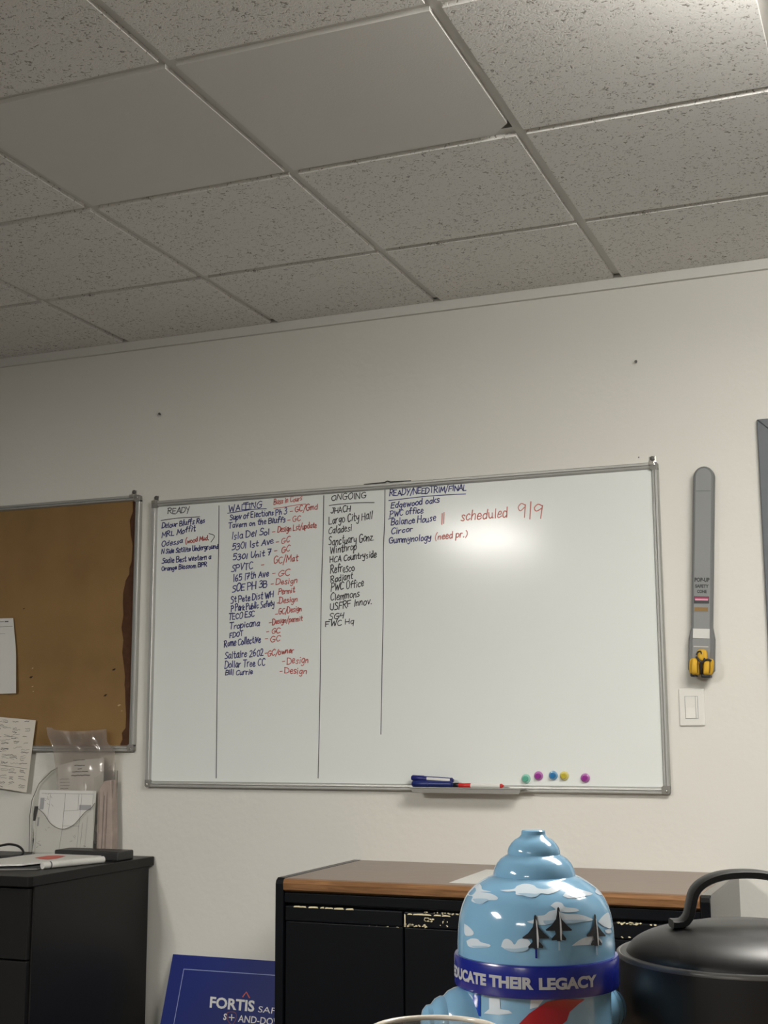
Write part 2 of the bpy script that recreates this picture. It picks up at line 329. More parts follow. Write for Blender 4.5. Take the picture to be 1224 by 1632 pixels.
# ------------------------------------------------------------------ handwriting
GL = {'A': (7, "!0,0 3.5,10 7,0;1.2,3.5 5.8,3.5"), 'B': (6.5, "0,0 0,10;0,10 4,10 5.5,8 4,5.6 0,5.4;0,5.4 5,5.2 6.4,2.8 4.6,.2 0,0"),
 'C': (7, "6.5,8.6 4,10 1,8 .2,4.5 1.6,.8 4,0 6.6,1.4"), 'D': (7, "0,0 0,10;-.8,10 3,10 6.4,7.5 6.5,3 3.5,.2 -.6,0"),
 'E': (6, "!5.6,10 0,10 0,0 5.8,0;0,5.2 4.6,5.2"), 'F': (6, "!5.8,10 0,10 0,0;0,5.2 4.6,5.2"),
 'G': (7.5, "6.6,8.6 4,10 1,8 .2,4.5 1.6,.6 4.4,0 6.8,1.4 6.9,4.4;4,4.4 7.8,4.4"), 'H': (7, "0,0 0,10;6.4,0 6.4,10;0,5 6.4,5"), 'I': (2, "1,0 1,10"),
 'J': (6, "4.4,10 4.4,2.5 2.8,0 .6,.6 0,2;2,10 6.4,10"), 'K': (6.5, "0,0 0,10;!6,10 .4,4.6 6.4,0"), 'L': (6, "!0,10 0,0 5.6,0"),
 'M': (8.5, "!0,0 .8,10 4.2,3 7.6,10 8.4,0"), 'N': (7, "!0,0 .2,10 6.4,0 6.6,10"), 'O': (7.5, "3.6,10 .8,8.2 .2,4.6 1.4,1 3.8,0 6.4,1.6 7.2,5.2 6,9 3.6,10"),
 'P': (6.5, "0,-.5 .2,10;-.8,9.6 3,10.4 6,8.4 5.2,5.6 .4,4.8"), 'Q': (7.5, "3.6,10 .8,8.2 .2,4.6 1.4,1 3.8,0 6.4,1.6 7.2,5.2 6,9 3.6,10;4.4,3 7.4,-.6"),
 'R': (7, "0,0 .2,10;-.8,9.4 3,10.4 5.8,8.4 4.6,5.8 .6,5.2;!1.6,5.2 6.8,0"), 'S': (6, "5.8,8.8 3.6,10.2 1,8.8 1.2,6.4 4.4,4.6 5.6,2.4 3.8,.1 0,.4"),
 'T': (7, "-.4,10 7,10.2;3.4,10 3.4,0"), 'U': (7, "0,10 .2,3 2,.2 4.6,.4 6.2,3.2 6.4,10"), 'V': (6.5, "!0,10 3.2,0 6.4,10"),
 'W': (9.5, "!0,10 2.2,0 4.8,7.5 7,0 9.4,10.4"), 'Y': (6.5, "!0,10 3.2,5;!6.4,10 2,-1"), 'Z': (6, "!0,10 6,10 0,0 6,0"),
 'a': (5.5, "4.6,5.4 2.6,6.2 .4,4 .6,1 2.6,0 4.6,2.6;4.7,6 4.6,1.2 5.6,0"), 'b': (5.5, "0,10 .2,0;.2,3.6 2.4,6 4.8,4.2 4.2,.8 1.8,-.2 .2,1"),
 'c': (5, "4.6,5 2.8,6.2 .4,4 .8,.8 2.6,0 4.8,1.2"), 'd': (5.8, "4.8,5 2.6,6 .4,3.8 .8,.6 2.8,0 4.8,2;5,10 4.9,0"),
 'e': (5, ".4,3 4.4,3.6 3.8,5.8 2,6.2 .4,3.8 .8,.8 2.8,0 5,1.2"), 'f': (4.5, "4.8,9 3.4,10.2 2,8.6 1.8,0;0,5.6 4.2,6"),
 'g': (5.5, "4.6,5.4 2.4,6 .4,4 1,1 3,.6 4.6,3;4.8,6 4.6,-2 2.6,-4 .4,-3"), 'h': (5.5, "0,10 .2,0;.2,3.4 2.4,6 4.2,5 4.6,0"), 'i': (2.2, "1,6 1,0;1,8.2 1.1,8.8"),
 'k': (5, "0,10 .2,0;!4.4,6 .4,2.6 4.8,0"), 'l': (2.2, "1,10 1,0"), 'm': (8, "0,6 .2,0;.2,3.6 2,6 3.4,5 3.6,0;3.6,3.6 5.4,6 7,5 7.4,0"),
 'n': (5.4, "0,6 .2,0;.2,3.4 2.4,6 4.2,5 4.6,0"), 'o': (5.4, "2.6,6 .4,4.4 .6,1 2.6,0 4.8,1.6 4.8,4.6 2.6,6"), 'p': (5.5, "0,6 .2,-4;.2,3.6 2.4,6 4.8,4.2 4.2,.8 1.8,0 .2,1.2"),
 'r': (4, "0,6 .2,0;.2,3.6 1.8,5.8 4,5.8"), 's': (4.6, "4.2,5.4 2.4,6.2 .6,4.8 2.2,3.2 4,1.8 2.6,0 .2,.4"), 't': (4.4, "2,9.4 2,1.4 3,0 4.6,.6;0,6 4.2,6.2"),
 'u': (5.4, "0,6 .4,1.2 2,0 4.2,2;4.5,6 4.6,.8 5.6,0"), 'v': (5, "!0,6 2.4,0 4.8,6"), 'w': (7.5, "!0,6 1.8,0 3.8,5 5.4,0 7.4,6.2"), 'x': (5, "0,6 5,0;5,6 0,0"),
 'y': (5.4, "0,6 .6,2.4 2.6,2 4.6,4;4.8,6 4.2,-2 2.4,-4 .4,-3.2"), 'z': (5, "!.4,6 4.6,6 .4,0 4.8,0"), 'q': (5.5, "4.6,5.4 2.4,6 .4,4 1,.8 3,.4 4.6,3;4.8,6 4.8,-4"),
 '0': (6, "3,10 .6,8 .2,4 2,.2 4.4,.6 5.8,4.6 5,8.8 3,10"), '1': (2.6, "1.2,0 1.2,10"), '2': (6, ".4,8 2.4,10 5,8.6 4.4,5.6 .2,.2;.2,.2 6.2,.4"),
 '3': (6, ".4,9 3,10.2 5.2,8.2 2.2,5.4;2.2,5.4 5.6,4.4 5,1 2,-.2 0,1"), '4': (6, "!.6,10 .2,5 5,5.4;5,10 4.8,0"), '5': (6, "!5.8,10 1,10 .6,5.6;.6,5.6 4,6.4 5.8,3.6 4.2,.4 0,.2"),
 '6': (6, "4.4,10 1.2,6.6 .4,2.4 2.4,0 5,1.4 4.6,4.6 1,3.8"), '7': (6, "!0,10 5.8,10 2,0;1.6,5 5.4,5.4"), '8': (6, "3,5.4 .8,8 3,10 5.2,8 3,5.4 .4,2 3,0 5.6,2 3,5.4"),
 '9': (6, "5.4,8.6 2.6,10 .2,7.6 1.8,5.2 5,7;5.4,9 5,-.5"), '-': (4.5, ".4,4 4.2,4.4"), '/': (4.5, "0,-2 4.6,11"), '(': (3.4, "3,11.5 .8,8 .6,3 2.4,-1.5"), ')': (3.4, ".4,11.5 2.8,8 2.8,3 .6,-1.5"),
 '.': (2, ".6,0 1,.5"), '|': (2, "1,-1 1,11"), '~': (7, ".2,3.4 1.6,5 2.6,1 4,4.6 5,1.4 6.8,3"), '>': (4, "0,12 4,8.5 1,0")}
def handwrite(mb, text, P0, P1, hz, wd, Y, jit=1.0, slant=.10):
    adv = []; x = 0
    for ch in text:
        if ch == ' ': adv.append(None); x += 4.0; continue
        adv.append(x); x += GL[ch][0]+1.5
    tot = max(x-1.5, 1); u = (Vector(P1)-Vector(P0)); sx = u.length/tot; u.normalize(); up = Vector((0, 0, 1)); sy = hz/10
    for ch, ax in zip(text, adv):
        if ax is None: continue
        ky = 1+random.uniform(-.09, .09)*jit; rot = random.uniform(-.06, .06)*jit; dy = random.uniform(-.5, .5)*jit
        for st in GL[ch][1].split(';'):
            sharp = st[0] == '!'; pts = [tuple(float(k) for k in q.split(',')) for q in st.lstrip('!').split()]
            pts = [(px+random.uniform(-.25, .25)*jit, py+random.uniform(-.25, .25)*jit) for px, py in pts]
            if not sharp: pts = smooth_curve(pts, 3)
            out = []
            for px, py in pts:
                X = (ax+px+py*(slant+rot)*1.0)*sx; Z = (py*ky+dy)*sy
                v = Vector(P0)+u*X+up*Z; v.y = Y; out.append(v)
            ww = wd*random.uniform(.9, 1.15)
            if sharp:
                for a, b in zip(out, out[1:]): mb.ribbon([a, b], ww, (0, -1, 0))
            elif len(out) > 1: mb.ribbon(out, ww, (0, -1, 0))

# ------------------------------------------------------------------ whiteboard
bx0, bx1, bz0, bz1 = -2.508, -.705, .962, 1.964
FD = .020; FW = .021              # frame depth and width
wb = thing('whiteboard', 'large white dry-erase board with an aluminium frame, filled with handwritten job lists', 'whiteboard', ((bx0+bx1)/2, D, bz0))
YS = D-.011                       # writing surface
MB().box((bx0+.006, YS, bz0+.006), (bx1-.006, D-.001, bz1-.006)).build('writing_surface', M_enamel, wb)
def rail(x0, z0, x1, z1, horiz):
    m = MB()                       # ridged aluminium profile: outer lip, groove, inner slope
    if horiz:
        s = 1 if z1 > z0 else -1
        sec = [(0, 0), (0, FD-.004), (.003, FD), (.009, FD), (.0105, FD-.003), (.012, FD), (.017, FD-.001), (FW, FD-.008), (FW, 0)]
        m.prism([(x0, D-.001-d, z0+s*e) for e, d in sec], (x1-x0, 0, 0))
    else:
        s = 1 if x1 > x0 else -1
        sec = [(0, 0), (0, FD-.004), (.003, FD), (.009, FD), (.0105, FD-.003), (.012, FD), (.017, FD-.001), (FW, FD-.008), (FW, 0)]
        m.prism([(x0+s*e, D-.001-d, z0) for e, d in sec], (0, 0, z1-z0))
    return m
def framed(root, x0, x1, z0, z1):
    c = .019
    rail(x0+c, z1, x1-c, z1-1, True).build('frame_rail', M_alu, root); rail(x0+c, z0, x1-c, z0+1, True).build('frame_rail', M_alu, root)
    rail(x0, z0+c, x0+1, z1-c, False).build('frame_rail', M_alu, root); rail(x1, z0+c, x1-1, z1-c, False).build('frame_rail', M_alu, root)
    for X, sx in ((x0, 1), (x1, -1)):
        for Z, sz in ((z0, 1), (z1, -1)):
            lp = [(X+sx*.004, Z), (X, Z+sz*.004), (X, Z+sz*.026), (X+sx*.020, Z+sz*.026), (X+sx*.022, Z+sz*.023), (X+sx*.026, Z+sz*.0215), (X+sx*.026, Z)]
            cp = MB().prism([(a, D-.001, b) for a, b in lp], (0, -FD-.0005, 0)).build('corner_cap', M_cap, root, bevel=.0025)
            MB().lathe([(.0032, 0), (.0032, .0012), (.001, .002)], (X+sx*.010, D-FD-.0015, Z+sz*.009), (0, -1, 0), 14).build('screw', M_steel, cp)
framed(wb, bx0, bx1, bz0, bz1)
def clip(root, x, z):              # small steel hanger bracket with a screw above the frame
    m = MB().box((x-.010, D-.004, z-.004), (x+.010, D-.001, z+.020)).box((x-.010, D-FD-.002, z-.0005), (x+.010, D-.001, z+.0025)).box((x-.009, D-FD-.004, z-.010), (x+.009, D-FD-.0015, z+.002))
    c = m.build('hanger_clip', M_steel, root, bevel=.001)
    MB().lathe([(.0075, 0), (.0075, .002), (.005, .004), (.001, .005)], (x, D-.004, z+.014), (0, -1, 0), 16).build('screw', M_canrim, c, smooth=40)
clip(wb, bx1-.018, bz1); clip(wb, bx0+.010, bz1)
p0, p1 = at(580, 772, D-.012), at(655, 765, D-.012)
MB().tube([(p0.x, D-.012, bz1+.0015), ((p0.x+p1.x)/2-.01, D-.012, bz1+.003), ((p0.x+p1.x)/2, D-.012, bz1+.007), ((p0.x+p1.x)/2+.012, D-.012, bz1+.003), (p1.x, D-.012, bz1+.0015)], .0022, 8).build('dark_wire', M_blackplastic, wb)
# marker tray hooked on the lower rail
tx0, tx1 = at(655, 1255, D-.055).x, at(833, 1257, D-.055).x
tz = at(745, 1257.5, D-.07).z
tr = MB().box((tx0, D-.070, tz), (tx1, D-.001, tz+.0025)).box((tx0, D-.070, tz), (tx1, D-.0675, tz+.004)).prism([(tx0, D-.070, tz+.004), (tx1, D-.070, tz+.004), (tx1-.010, D-.066, tz-.014), (tx0+.010, D-.066, tz-.014)], (0, .002, 0)).box((tx0, D-.003, tz), (tx1, D-.0005, bz0+.001))
tr.build('marker_tray', M_alu, wb, bevel=.001)

C1 = (230, 770, .1634); C2 = (340, 780, .14706); C3 = (340, 920, .14706); C4 = (500, 770, .14706); C5 = (600, 760, .2451)
YI = YS-.0006
def P(c, x, y): return at(c[0]+x*c[2], c[1]+y*c[2], YI)
def lines(name, material, c, items, wd=.0029, label=None):
    first = True
    for it in items:
        m = MB()
        if isinstance(it[0], str):
            s, x0, y0, x1, y1, h = it
            a, b = P(c, x0, y0), P(c, x1, y1); hz = P(c, x0, y0-h).z-a.z
            handwrite(m, s, a, b, hz*1.04, wd*1.12, YI, 1.5)
        else:
            m.ribbon([Vector((p.x, YI, p.z)) for p in (P(c, x, y) for x, y in smooth_curve(it, 4))], wd, (0, -1, 0))
        m.build(name if isinstance(it[0], str) else 'dash_mark' if len(it) == 2 else 'underline', material, wb)
lines('column_heading', M_grey_ink, C1, [("READY", 232, 300, 440, 288, 56), [(162, 365), (250, 351), (360, 338), (450, 334), (540, 328)]])
lines('job_list', M_blue, C1, [("Delour Bluffs Res", 172, 440, 590, 385, 48), ("MRL Moffit", 172, 530, 498, 465, 50), ("Odessa", 168, 622, 372, 582, 48), ("N Side Satilite Underground", 168, 692, 720, 636, 44), ("Sadie Best western a", 172, 782, 650, 740, 48), ("Orange Blossom BPR", 168, 856, 610, 812, 38)], .0031)
lines('red_note', M_red, C1, [("(wood Mud.", 402, 590, 630, 552, 44)]); lines('arrow_mark', M_grey_ink, C1, [[(630, 492), (685, 515), (650, 575)]], .0026)
def divider(pts, m=None):
    q = [at(x, y, YI) for x, y in smooth_curve(pts, 5)]; (MB().ribbon([Vector((p.x, YI, p.z)) for p in q], .0032, (0, -1, 0))).build('column_line', m or M_grey_ink, wb)
divider([(349, 806), (348.5, 870), (347, 960), (346, 1100), (344.5, 1240)])
lines('column_heading', M_blue, C2, [("WAITING", 165, 243, 520, 196, 62), [(155, 259), (300, 236), (430, 216), (575, 209)], [(310, 163), (400, 158), (440, 150)], [(310, 222), (390, 214)]], .0029)
lines('job_list', M_blue, C2, [("Supv of Elections Ph 3", 180, 332, 795, 265, 58), ("Tavern on the Bluffs", 165, 420, 780, 352, 56), ("Isla Del Sol", 200, 540, 608, 488, 66), ("5301 1st Ave", 200, 662, 650, 588, 62), ("5301 Unit 7", 215, 770, 625, 712, 58), ("SPVTC", 195, 888, 430, 862, 70), ("165 17th Ave", 215, 1000, 598, 940, 66)], .0031)
lines('red_note', M_red, C2, [("GC/Gmd", 885, 247, 1130, 212, 58), ("GC", 860, 352, 945, 335, 50), ("Design Lst/update", 698, 468, 1118, 412, 56), ("GC", 738, 592, 830, 565, 56), ("GC", 738, 690, 830, 665, 56), ("GC/Mat", 655, 808, 915, 772, 68), ("GC", 702, 945, 830, 925, 66)]+[[(a, b), (a+28, b-4)] for a, b in ((832, 240), (805, 335), (640, 462), (680, 572), (662, 668), (520, 820), (642, 912))], .0028)
lines('red_heading', M_fadedred, C2, [("Buss in Cours", 655, 165, 960, 118, 52), [(655, 206), (760, 193), (880, 172), (1000, 158)]], .0028)
lines('job_list', M_blue, C3, [("SOE PH 3B", 205, 162, 580, 105, 72), ("St Pete Dist WH", 190, 280, 650, 215, 66), ("P Park Public Safety", 192, 370, 660, 312, 60), ("TECO ESC", 168, 460, 445, 425, 58), ("Tropicana", 175, 560, 500, 524, 62), ("FDOT", 178, 655, 320, 632, 52), ("Rome Collective", 118, 757, 510, 702, 70), ("Saltaire 2602", 125, 883, 540, 850, 70), ("Dollar Tree CC", 125, 985, 560, 955, 70), ("Bill Currie", 130, 1060, 425, 1050, 52)], .0031)
lines('red_note', M_red, C3, [("Design", 680, 82, 910, 60, 58), ("Permit", 705, 187, 880, 165, 58), ("Design", 715, 286, 910, 266, 56), ("GC/Design", 708, 402, 955, 362, 56), ("Design/permit", 642, 512, 965, 468, 54), ("GC", 630, 612, 725, 602, 56), ("GC", 618, 702, 725, 688, 56), ("GC/owner", 588, 855, 870, 815, 56), ("Design", 800, 940, 1030, 922, 66), ("Design", 775, 1040, 1010, 1046, 62)]+[[(a, b), (a+26, b-4)] for a, b in ((625, 75), (690, 280), (672, 402), (605, 495), (575, 592), (562, 668), (560, 825), (748, 914), (722, 1022))], .0028)
divider([(516, 790), (515, 850), (512, 950), (510, 1100), (507, 1240)])
lines('column_heading', M_black_ink, C4, [("ONGOING", 190, 195, 565, 155, 58), [(168, 242), (300, 226), (500, 212), (655, 211)]], .0026)
lines('job_list', M_black_ink, C4, [("JHACH", 185, 330, 395, 305, 60), ("Largo City Hall", 165, 445, 635, 385, 80), ("Caladesi", 160, 552, 410, 515, 72), ("Sanctuary Gonz.", 162, 672, 655, 622, 80), ("Winthrop", 180, 768, 465, 715, 70), ("HCA Countryside", 175, 860, 680, 800, 66), ("Refresco", 182, 980, 440, 950, 80), ("Radiant", 185, 1075, 422, 1036, 66), ("PWC Office", 187, 1175, 540, 1120, 76), ("Clemmons", 180, 1280, 495, 1228, 72), ("USFRF Innov.", 178, 1375, 630, 1308, 66), ("SG4", 165, 1480, 325, 1460, 62), ("FWC Hq", 130, 1558, 435, 1525, 58)], .0027)
divider([(613.5, 781), (613, 830), (611, 880), (611, 960), (609, 1060), (607, 1170)])
lines('column_heading', M_blue, C5, [("READY/NEEDTRIM/FINAL", 85, 124, 585, 86, 36), [(80, 154), (200, 140), (330, 126), (460, 117), (580, 111)]], .0028)
lines('job_list', M_blue, C5, [("Edgewood oaks", 95, 205, 410, 166, 36), ("PWC office", 88, 258, 303, 235, 36), ("Balance House", 95, 314, 385, 286, 40), ("Circor", 95, 370, 235, 356, 36), ("Gummynology", 82, 432, 355, 408, 38), [(78, 275), (112, 262)]], .0029)
lines('red_note', M_fadedred, C5, [("(need pr.)", 380, 412, 590, 388, 38), ("scheduled", 550, 284, 852, 262, 62), ("9|9", 920, 268, 1075, 258, 76), ("||", 420, 302, 442, 300, 58)], .003)

# coloured magnets
for nm, px, py, c, lab in (('green', 838, 1241, (92, 176, 152), 'pale green round magnet, leftmost of the row above the tray'), ('purple', 858, 1236.5, (150, 46, 146), 'purple round magnet between the green and the blue magnet'),
                      ('blue', 881.5, 1236, (38, 116, 176), 'blue round magnet beside the yellow one'), ('yellow', 899, 1236.5, (196, 180, 60), 'yellow round magnet beside the blue one'), ('purple2', 932.5, 1240, (150, 46, 146), 'purple round magnet set apart at the right end of the row')):
    p = at(px, py, YS-.006)
    t = thing('magnet', lab+' on the whiteboard', 'magnet', (p.x, YS, p.z), 'round magnets on the whiteboard')
    mm = mat('magnet_'+nm, c, .12, spec=.7, coat=.6); mr = mat('magnet_rim_'+nm, tuple(v+(255-v)*.30 for v in c), .15, spec=.7, coat=.6)
    MB().lathe([(.0125, 0), (.0138, .0015), (.0138, .0045), (.0118, .0062), (.0095, .0064)], (p.x, YS, p.z), (0, -1, 0), 32).build('magnet_base', mr, t, smooth=50)
    MB().lathe([(.0082, .0050), (.0074, .0105), (.0082, .0125), (.0075, .0140), (.004, .0136)], (p.x, YS, p.z), (0, -1, 0), 32).build('grip', mm, t, smooth=50)

# markers lying in the tray
def marker(label, x0, x1, y, z, zr, c, r=.0075, body='white', capfrac=.34, flip=False):
    p0, p1 = Vector((x0, y, z)), Vector((x1, y, zr)); ax = p1-p0; L = ax.length
    t = thing('marker', label, 'marker', ((x0+x1)/2, y, min(z, zr)-r), 'dry-erase markers in the tray')
    cm = mat('marker_cap', c, .35); bm_ = cm if body == 'same' else M_paper
    cf = capfrac
    MB().lathe([(r*.7, 0), (r*1.02, .004), (r*1.06, L*cf-.002), (r*1.0, L*cf)], p0, ax, 20).build('cap', cm, t, smooth=40)
    MB().lathe([(r*.93, L*cf+.0002), (r*.93, L*.93)], p0, ax, 20).build('barrel', bm_, t, smooth=40)
    MB().lathe([(r*.95, L*.93), (r*.95, L*.97), (r*.55, L*.975), (r*.5, L)], p0, ax, 20).build('end_plug', cm, t, smooth=40)
    return t, p0, ax, L
tf = tz+.0025
a, b = at(657, 1250, D-.045).x, at(722, 1252, D-.045).x
marker('dark blue marker lying at the left end of the tray, under another blue one', a, b, D-.045, tf+.0105, tf+.0105, (22, 38, 104), .0102, 'same', .4)
y2 = D-.036; a, b = at(656, 1240, y2).x, at(723, 1243, y2).x
t, p0, ax, L = marker('blue marker with a white label, lying on top of the other blue marker', a, b, y2, at(656, 1239.5, y2).z, at(722, 1244, y2).z, (30, 36, 110), .0088, 'same', .3)
m = MB()
rows = []
for i in range(2):
    pp = p0+ax*(.38+.55*i); rows.append([pp+Vector((0, -math.cos(q)*.0091, math.sin(q)*.0091)) for q in (-.35, -.1, .15, .4, .65)])
m.sheet(rows).build('label_sticker', M_ltape, t)
a, b = at(720, 1250, D-.025).x, at(736, 1250, D-.025).x
marker('black marker mostly hidden between the blue and the red marker in the tray', a-.05, b, D-.022, tf+.0075, tf+.0075, (24, 24, 28), .0072, 'same')
a, b = at(731, 1251, D-.052).x, at(803, 1254, D-.052).x
marker('red-capped marker with a white barrel, lying at the right of the tray', a, b, D-.055, tf+.0076, tf+.0072, (196, 40, 38), .0072, 'white', .28)

# ------------------------------------------------------------------ cork board and its papers
kx1 = -2.558; kz0, kz1 = 1.082, 1.992; kx0 = kx1-1.22
cb = thing('cork_board', 'tan cork pin board with an aluminium frame and a ragged brown right edge', 'cork board', ((kx0+kx1)/2, D, kz0))
MB().box((kx0+.006, D-.012, kz0+.006), (kx1-.006, D-.001, kz1-.006)).build('cork_panel', M_cork, cb)
framed(cb, kx0, kx1, kz0, kz1); clip(cb, kx1-.034, kz1)
YC = D-.0124
we = [(1, 0, 0)]
poly = [(8, 793), (7, 815), (10, 830), (8, 852), (6, 870), (7, 895), (9, 905), (10, 915), (15, 925), (18, 945), (19, 962), (17, 980), (19, 1000), (17, 1020), (18, 1040), (14, 1060), (12, 1078), (13, 1092), (11, 1100), (10, 1120), (9, 1140), (10, 1160), (14, 1168), (13, 1178), (17, 1186), (16, 1192)]
rx = lambda y: 218.5-(y-797)*.0255
L1 = [at(rx(y)-w_+random.uniform(-1, 1), y, YC) for w_, y in poly]; L2 = [at(rx(y)+1, y, YC) for _, y in poly]
MB().sheet([[Vector((p.x, YC, p.z)), Vector((q.x, YC, q.z))] for p, q in zip(L1, L2)], .0006).build('worn_edge', M_worn, cb)
for x, y, s, mm in ((50, 1079, 3, M_hole), (182, 1067, 3.2, M_hole), (168, 1108, 3.5, M_hole), (52, 1065, 2, M_fleck), (52, 1094, 2, M_fleck), (53, 1102, 1.6, M_fleck), (190, 1124, 3, M_fleck), (194, 1133, 1.5, M_fleck), (38, 970, 2, M_hole)):
    p = at(x, y, YC); k = s*.0019; n = 9
    lp = [(p.x+math.cos(2*math.pi*i/n)*k*random.uniform(.6, 1.2)*1.2, YC, p.z+math.sin(2*math.pi*i/n+.0)*k*random.uniform(.5, 1)*.7+math.cos(2*math.pi*i/n)*k*.35) for i in range(n)]
    MB().prism(lp, (0, -.0006, 0)).build('pin_tear', mm, cb)
# plain sheet, right edge curling off the board
def surf(px, py, yy): p = at(px, py, yy); return Vector((p.x, yy, p.z))
t = thing('paper_sheet', 'white printed sheet pinned to the cork board at the left edge of the photo', 'paper', (*surf(-30, 1105, D-.014)[:2], surf(-30, 1105, D-.014).z))
rows = []
for j in range(9):
    v = j/8; row = []
    for i in range(11):
        u = i/10; xr = 21+4.5*min(1, v*2.2)
        row.append(surf(-75+(xr+75)*u, 988-3*u+(119+v)*v, D-.014-.020*max(0, u-.55)**2*4*(.4+.6*v)))
    rows.append(row)
MB().sheet(rows, .0004).build('sheet', M_paper, t, smooth=60)
m = MB()
for y, x0, x1, w_ in ((991, -40, 6, .002), (991, 8, 13, .004), (999, -60, 20, .0012), (1010, -60, 8, .001)):
    m.ribbon([surf(x0+(x1-x0)*k/6, y-.04*(x0+(x1-x0)*k/6), D-.0155-.020*max(0, (x0+(x1-x0)*k/6+75)/97-.55)**2*4*.45) for k in range(7)], w_, (0, -1, 0))
m.build('printed_header', M_print, t)
# signed sheet hanging below the frame
t = thing('signed_card', 'cream sheet covered in small handwritten notes, hanging over the lower edge of the cork board', 'paper', surf(0, 1258, D-.027))
YQ = D-.026
def q2(u, v): return surf(-62+u*(119-v*15), 1137+11*u+v*(110+5*u), YQ-.004*v)
MB().sheet([[q2(i/6, j/6) for i in range(7)] for j in range(7)], .0006).build('sheet', M_paper2, t)
m = MB()
random.seed(21)
for r in range(10):
    for c in range(7):
        u0 = .03+c*.138+random.uniform(-.02, .02); v0 = .04+r*.096+random.uniform(-.012, .012)
        if .66 < v0 < .70: continue
        for k in range(random.choice((1, 2, 2, 3))):
            n = 9; a = random.uniform(-.3, .6); L = random.uniform(.05, .12)
            pts = [q2(min(.99, u0+L*i/n), min(.985, v0+k*.024-a*L*i/n*.5+random.uniform(-.009, .009))) + Vector((0, -.0008, 0)) for i in range(n+1)]
            m.ribbon(pts, random.choice((.0009, .0013, .0019)), (0, -1, 0))
m.ribbon([q2(.02+.95*i/8, .665+.012*i/8)+Vector((0, -.0008, 0)) for i in range(9)], .0012, (0, -1, 0))
m.build('handwritten_notes', M_pen, t)
random.seed(9)

# nails left in the wall
for px, py, lab in ((1014, 578, 'small nail in the bare wall above the right end of the whiteboard'), (256, 661, 'small nail in the bare wall above the left end of the whiteboard')):
    p = at(px, py); t = tag(MB().lathe([(.0022, 0), (.0022, .009), (.0045, .0092), (.0045, .0108), (.002, .0112)], (p.x, D-.0005, p.z), (.1, -1, .12), 12).build('nail', M_canrim, None, smooth=40), lab, 'nail', 'nails in the wall')
p = at(1018, 729); tag(MB().lathe([(.0022, 0), (.002, .002)], (p.x, D-.0002, p.z), (0, -1, 0), 10).build('nail', M_canrim), 'tiny nail head just above the top right corner of the whiteboard', 'nail', 'nails in the wall')

# ------------------------------------------------------------------ pop-up cone holder on the wall
YF = D-.034
ht, hb = at(1121.5, 743, YF), at(1117, 1080, YF)
tilt = (ht-Vector((hb.x, hb.y, hb.z))); tilt = Vector((tilt.x, 0, tilt.z)).normalized(); side = Vector((tilt.z, 0, -tilt.x))
Lh = (Vector((ht.x, 0, ht.z))-Vector((hb.x, 0, hb.z))).length
hold = thing('wall_cone_holder', 'long grey plastic wall tube with a rounded top, right of the whiteboard', 'holder', (hb.x, D, hb.z))
def hp(u, v, y): return Vector((hb.x, 0, hb.z))+side*u+tilt*v+Vector((0, y, 0))
def outline(w0, w1, inset=0, lo=.02):
    pts = [(-w1+inset, lo), (-w1+inset, .115), (-w0+inset, .150), (-w0+inset, Lh-.032)]
    pts += [((w0-inset)*math.cos(a), Lh-.032+(.032-inset)*math.sin(a)) for a in [math.pi-math.pi*i/14 for i in range(1, 14)]]
    return pts+[(w0-inset, Lh-.032), (w0-inset, .150), (w1-inset, .115), (w1-inset, lo)]
MB().prism([hp(u, v, D-.001) for u, v in outline(.0305, .0375)], (0, -.033, 0)).build('tube_body', M_holder, hold, bevel=.004, seg=3)
MB().prism([hp(u, v, D-.034) for u, v in outline(.0305, .0325, .0065, .045)], (0, -.0025, 0)).build('front_panel', M_holderface, hold, bevel=.0012)
yf = D-.0370
m = MB()
def hy(y): return (1080-y)/(1080-743)*Lh
for s, y, wd_, h in (('POP-UP', 929, .044, .012), ('SAFETY', 938.5, .040, .0095), ('CONE', 947, .028, .0095)):
    printed(m, s, hp(-wd_/2, hy(y), yf-.0002), side*wd_, tilt*h, .05)
m.build('lettering', M_dgrey, hold)
def slab(name, mm, u0, u1, ya, yb, par, d=0): return MB().prism([hp(u0, hy(yb), yf-d), hp(u1, hy(yb), yf-d), hp(u1, hy(ya), yf-d), hp(u0, hy(ya), yf-d)], (0, -.0007, 0)).build(name, mm, par)
s_ = slab('warning_label', M_dgrey, -.0225, .0215, 952.5, 963.5, hold); slab('red_band', M_mag, -.0215, .0205, 953.5, 957, s_, .0007); slab('pink_band', M_pinkp, -.0195, .0185, 956.2, 959, s_, .0013)
slab('bronze_label', M_bronze, -.0215, .0185, 970, 976, hold); slab('white_label', M_ltape, -.0245, .0245, 1003.5, 1018.5, hold); slab('label_line', M_ltape, -.022, .021, 1031, 1032.3, hold)
slab('seam_line', M_holder, -.022, .022, 783, 784, hold)
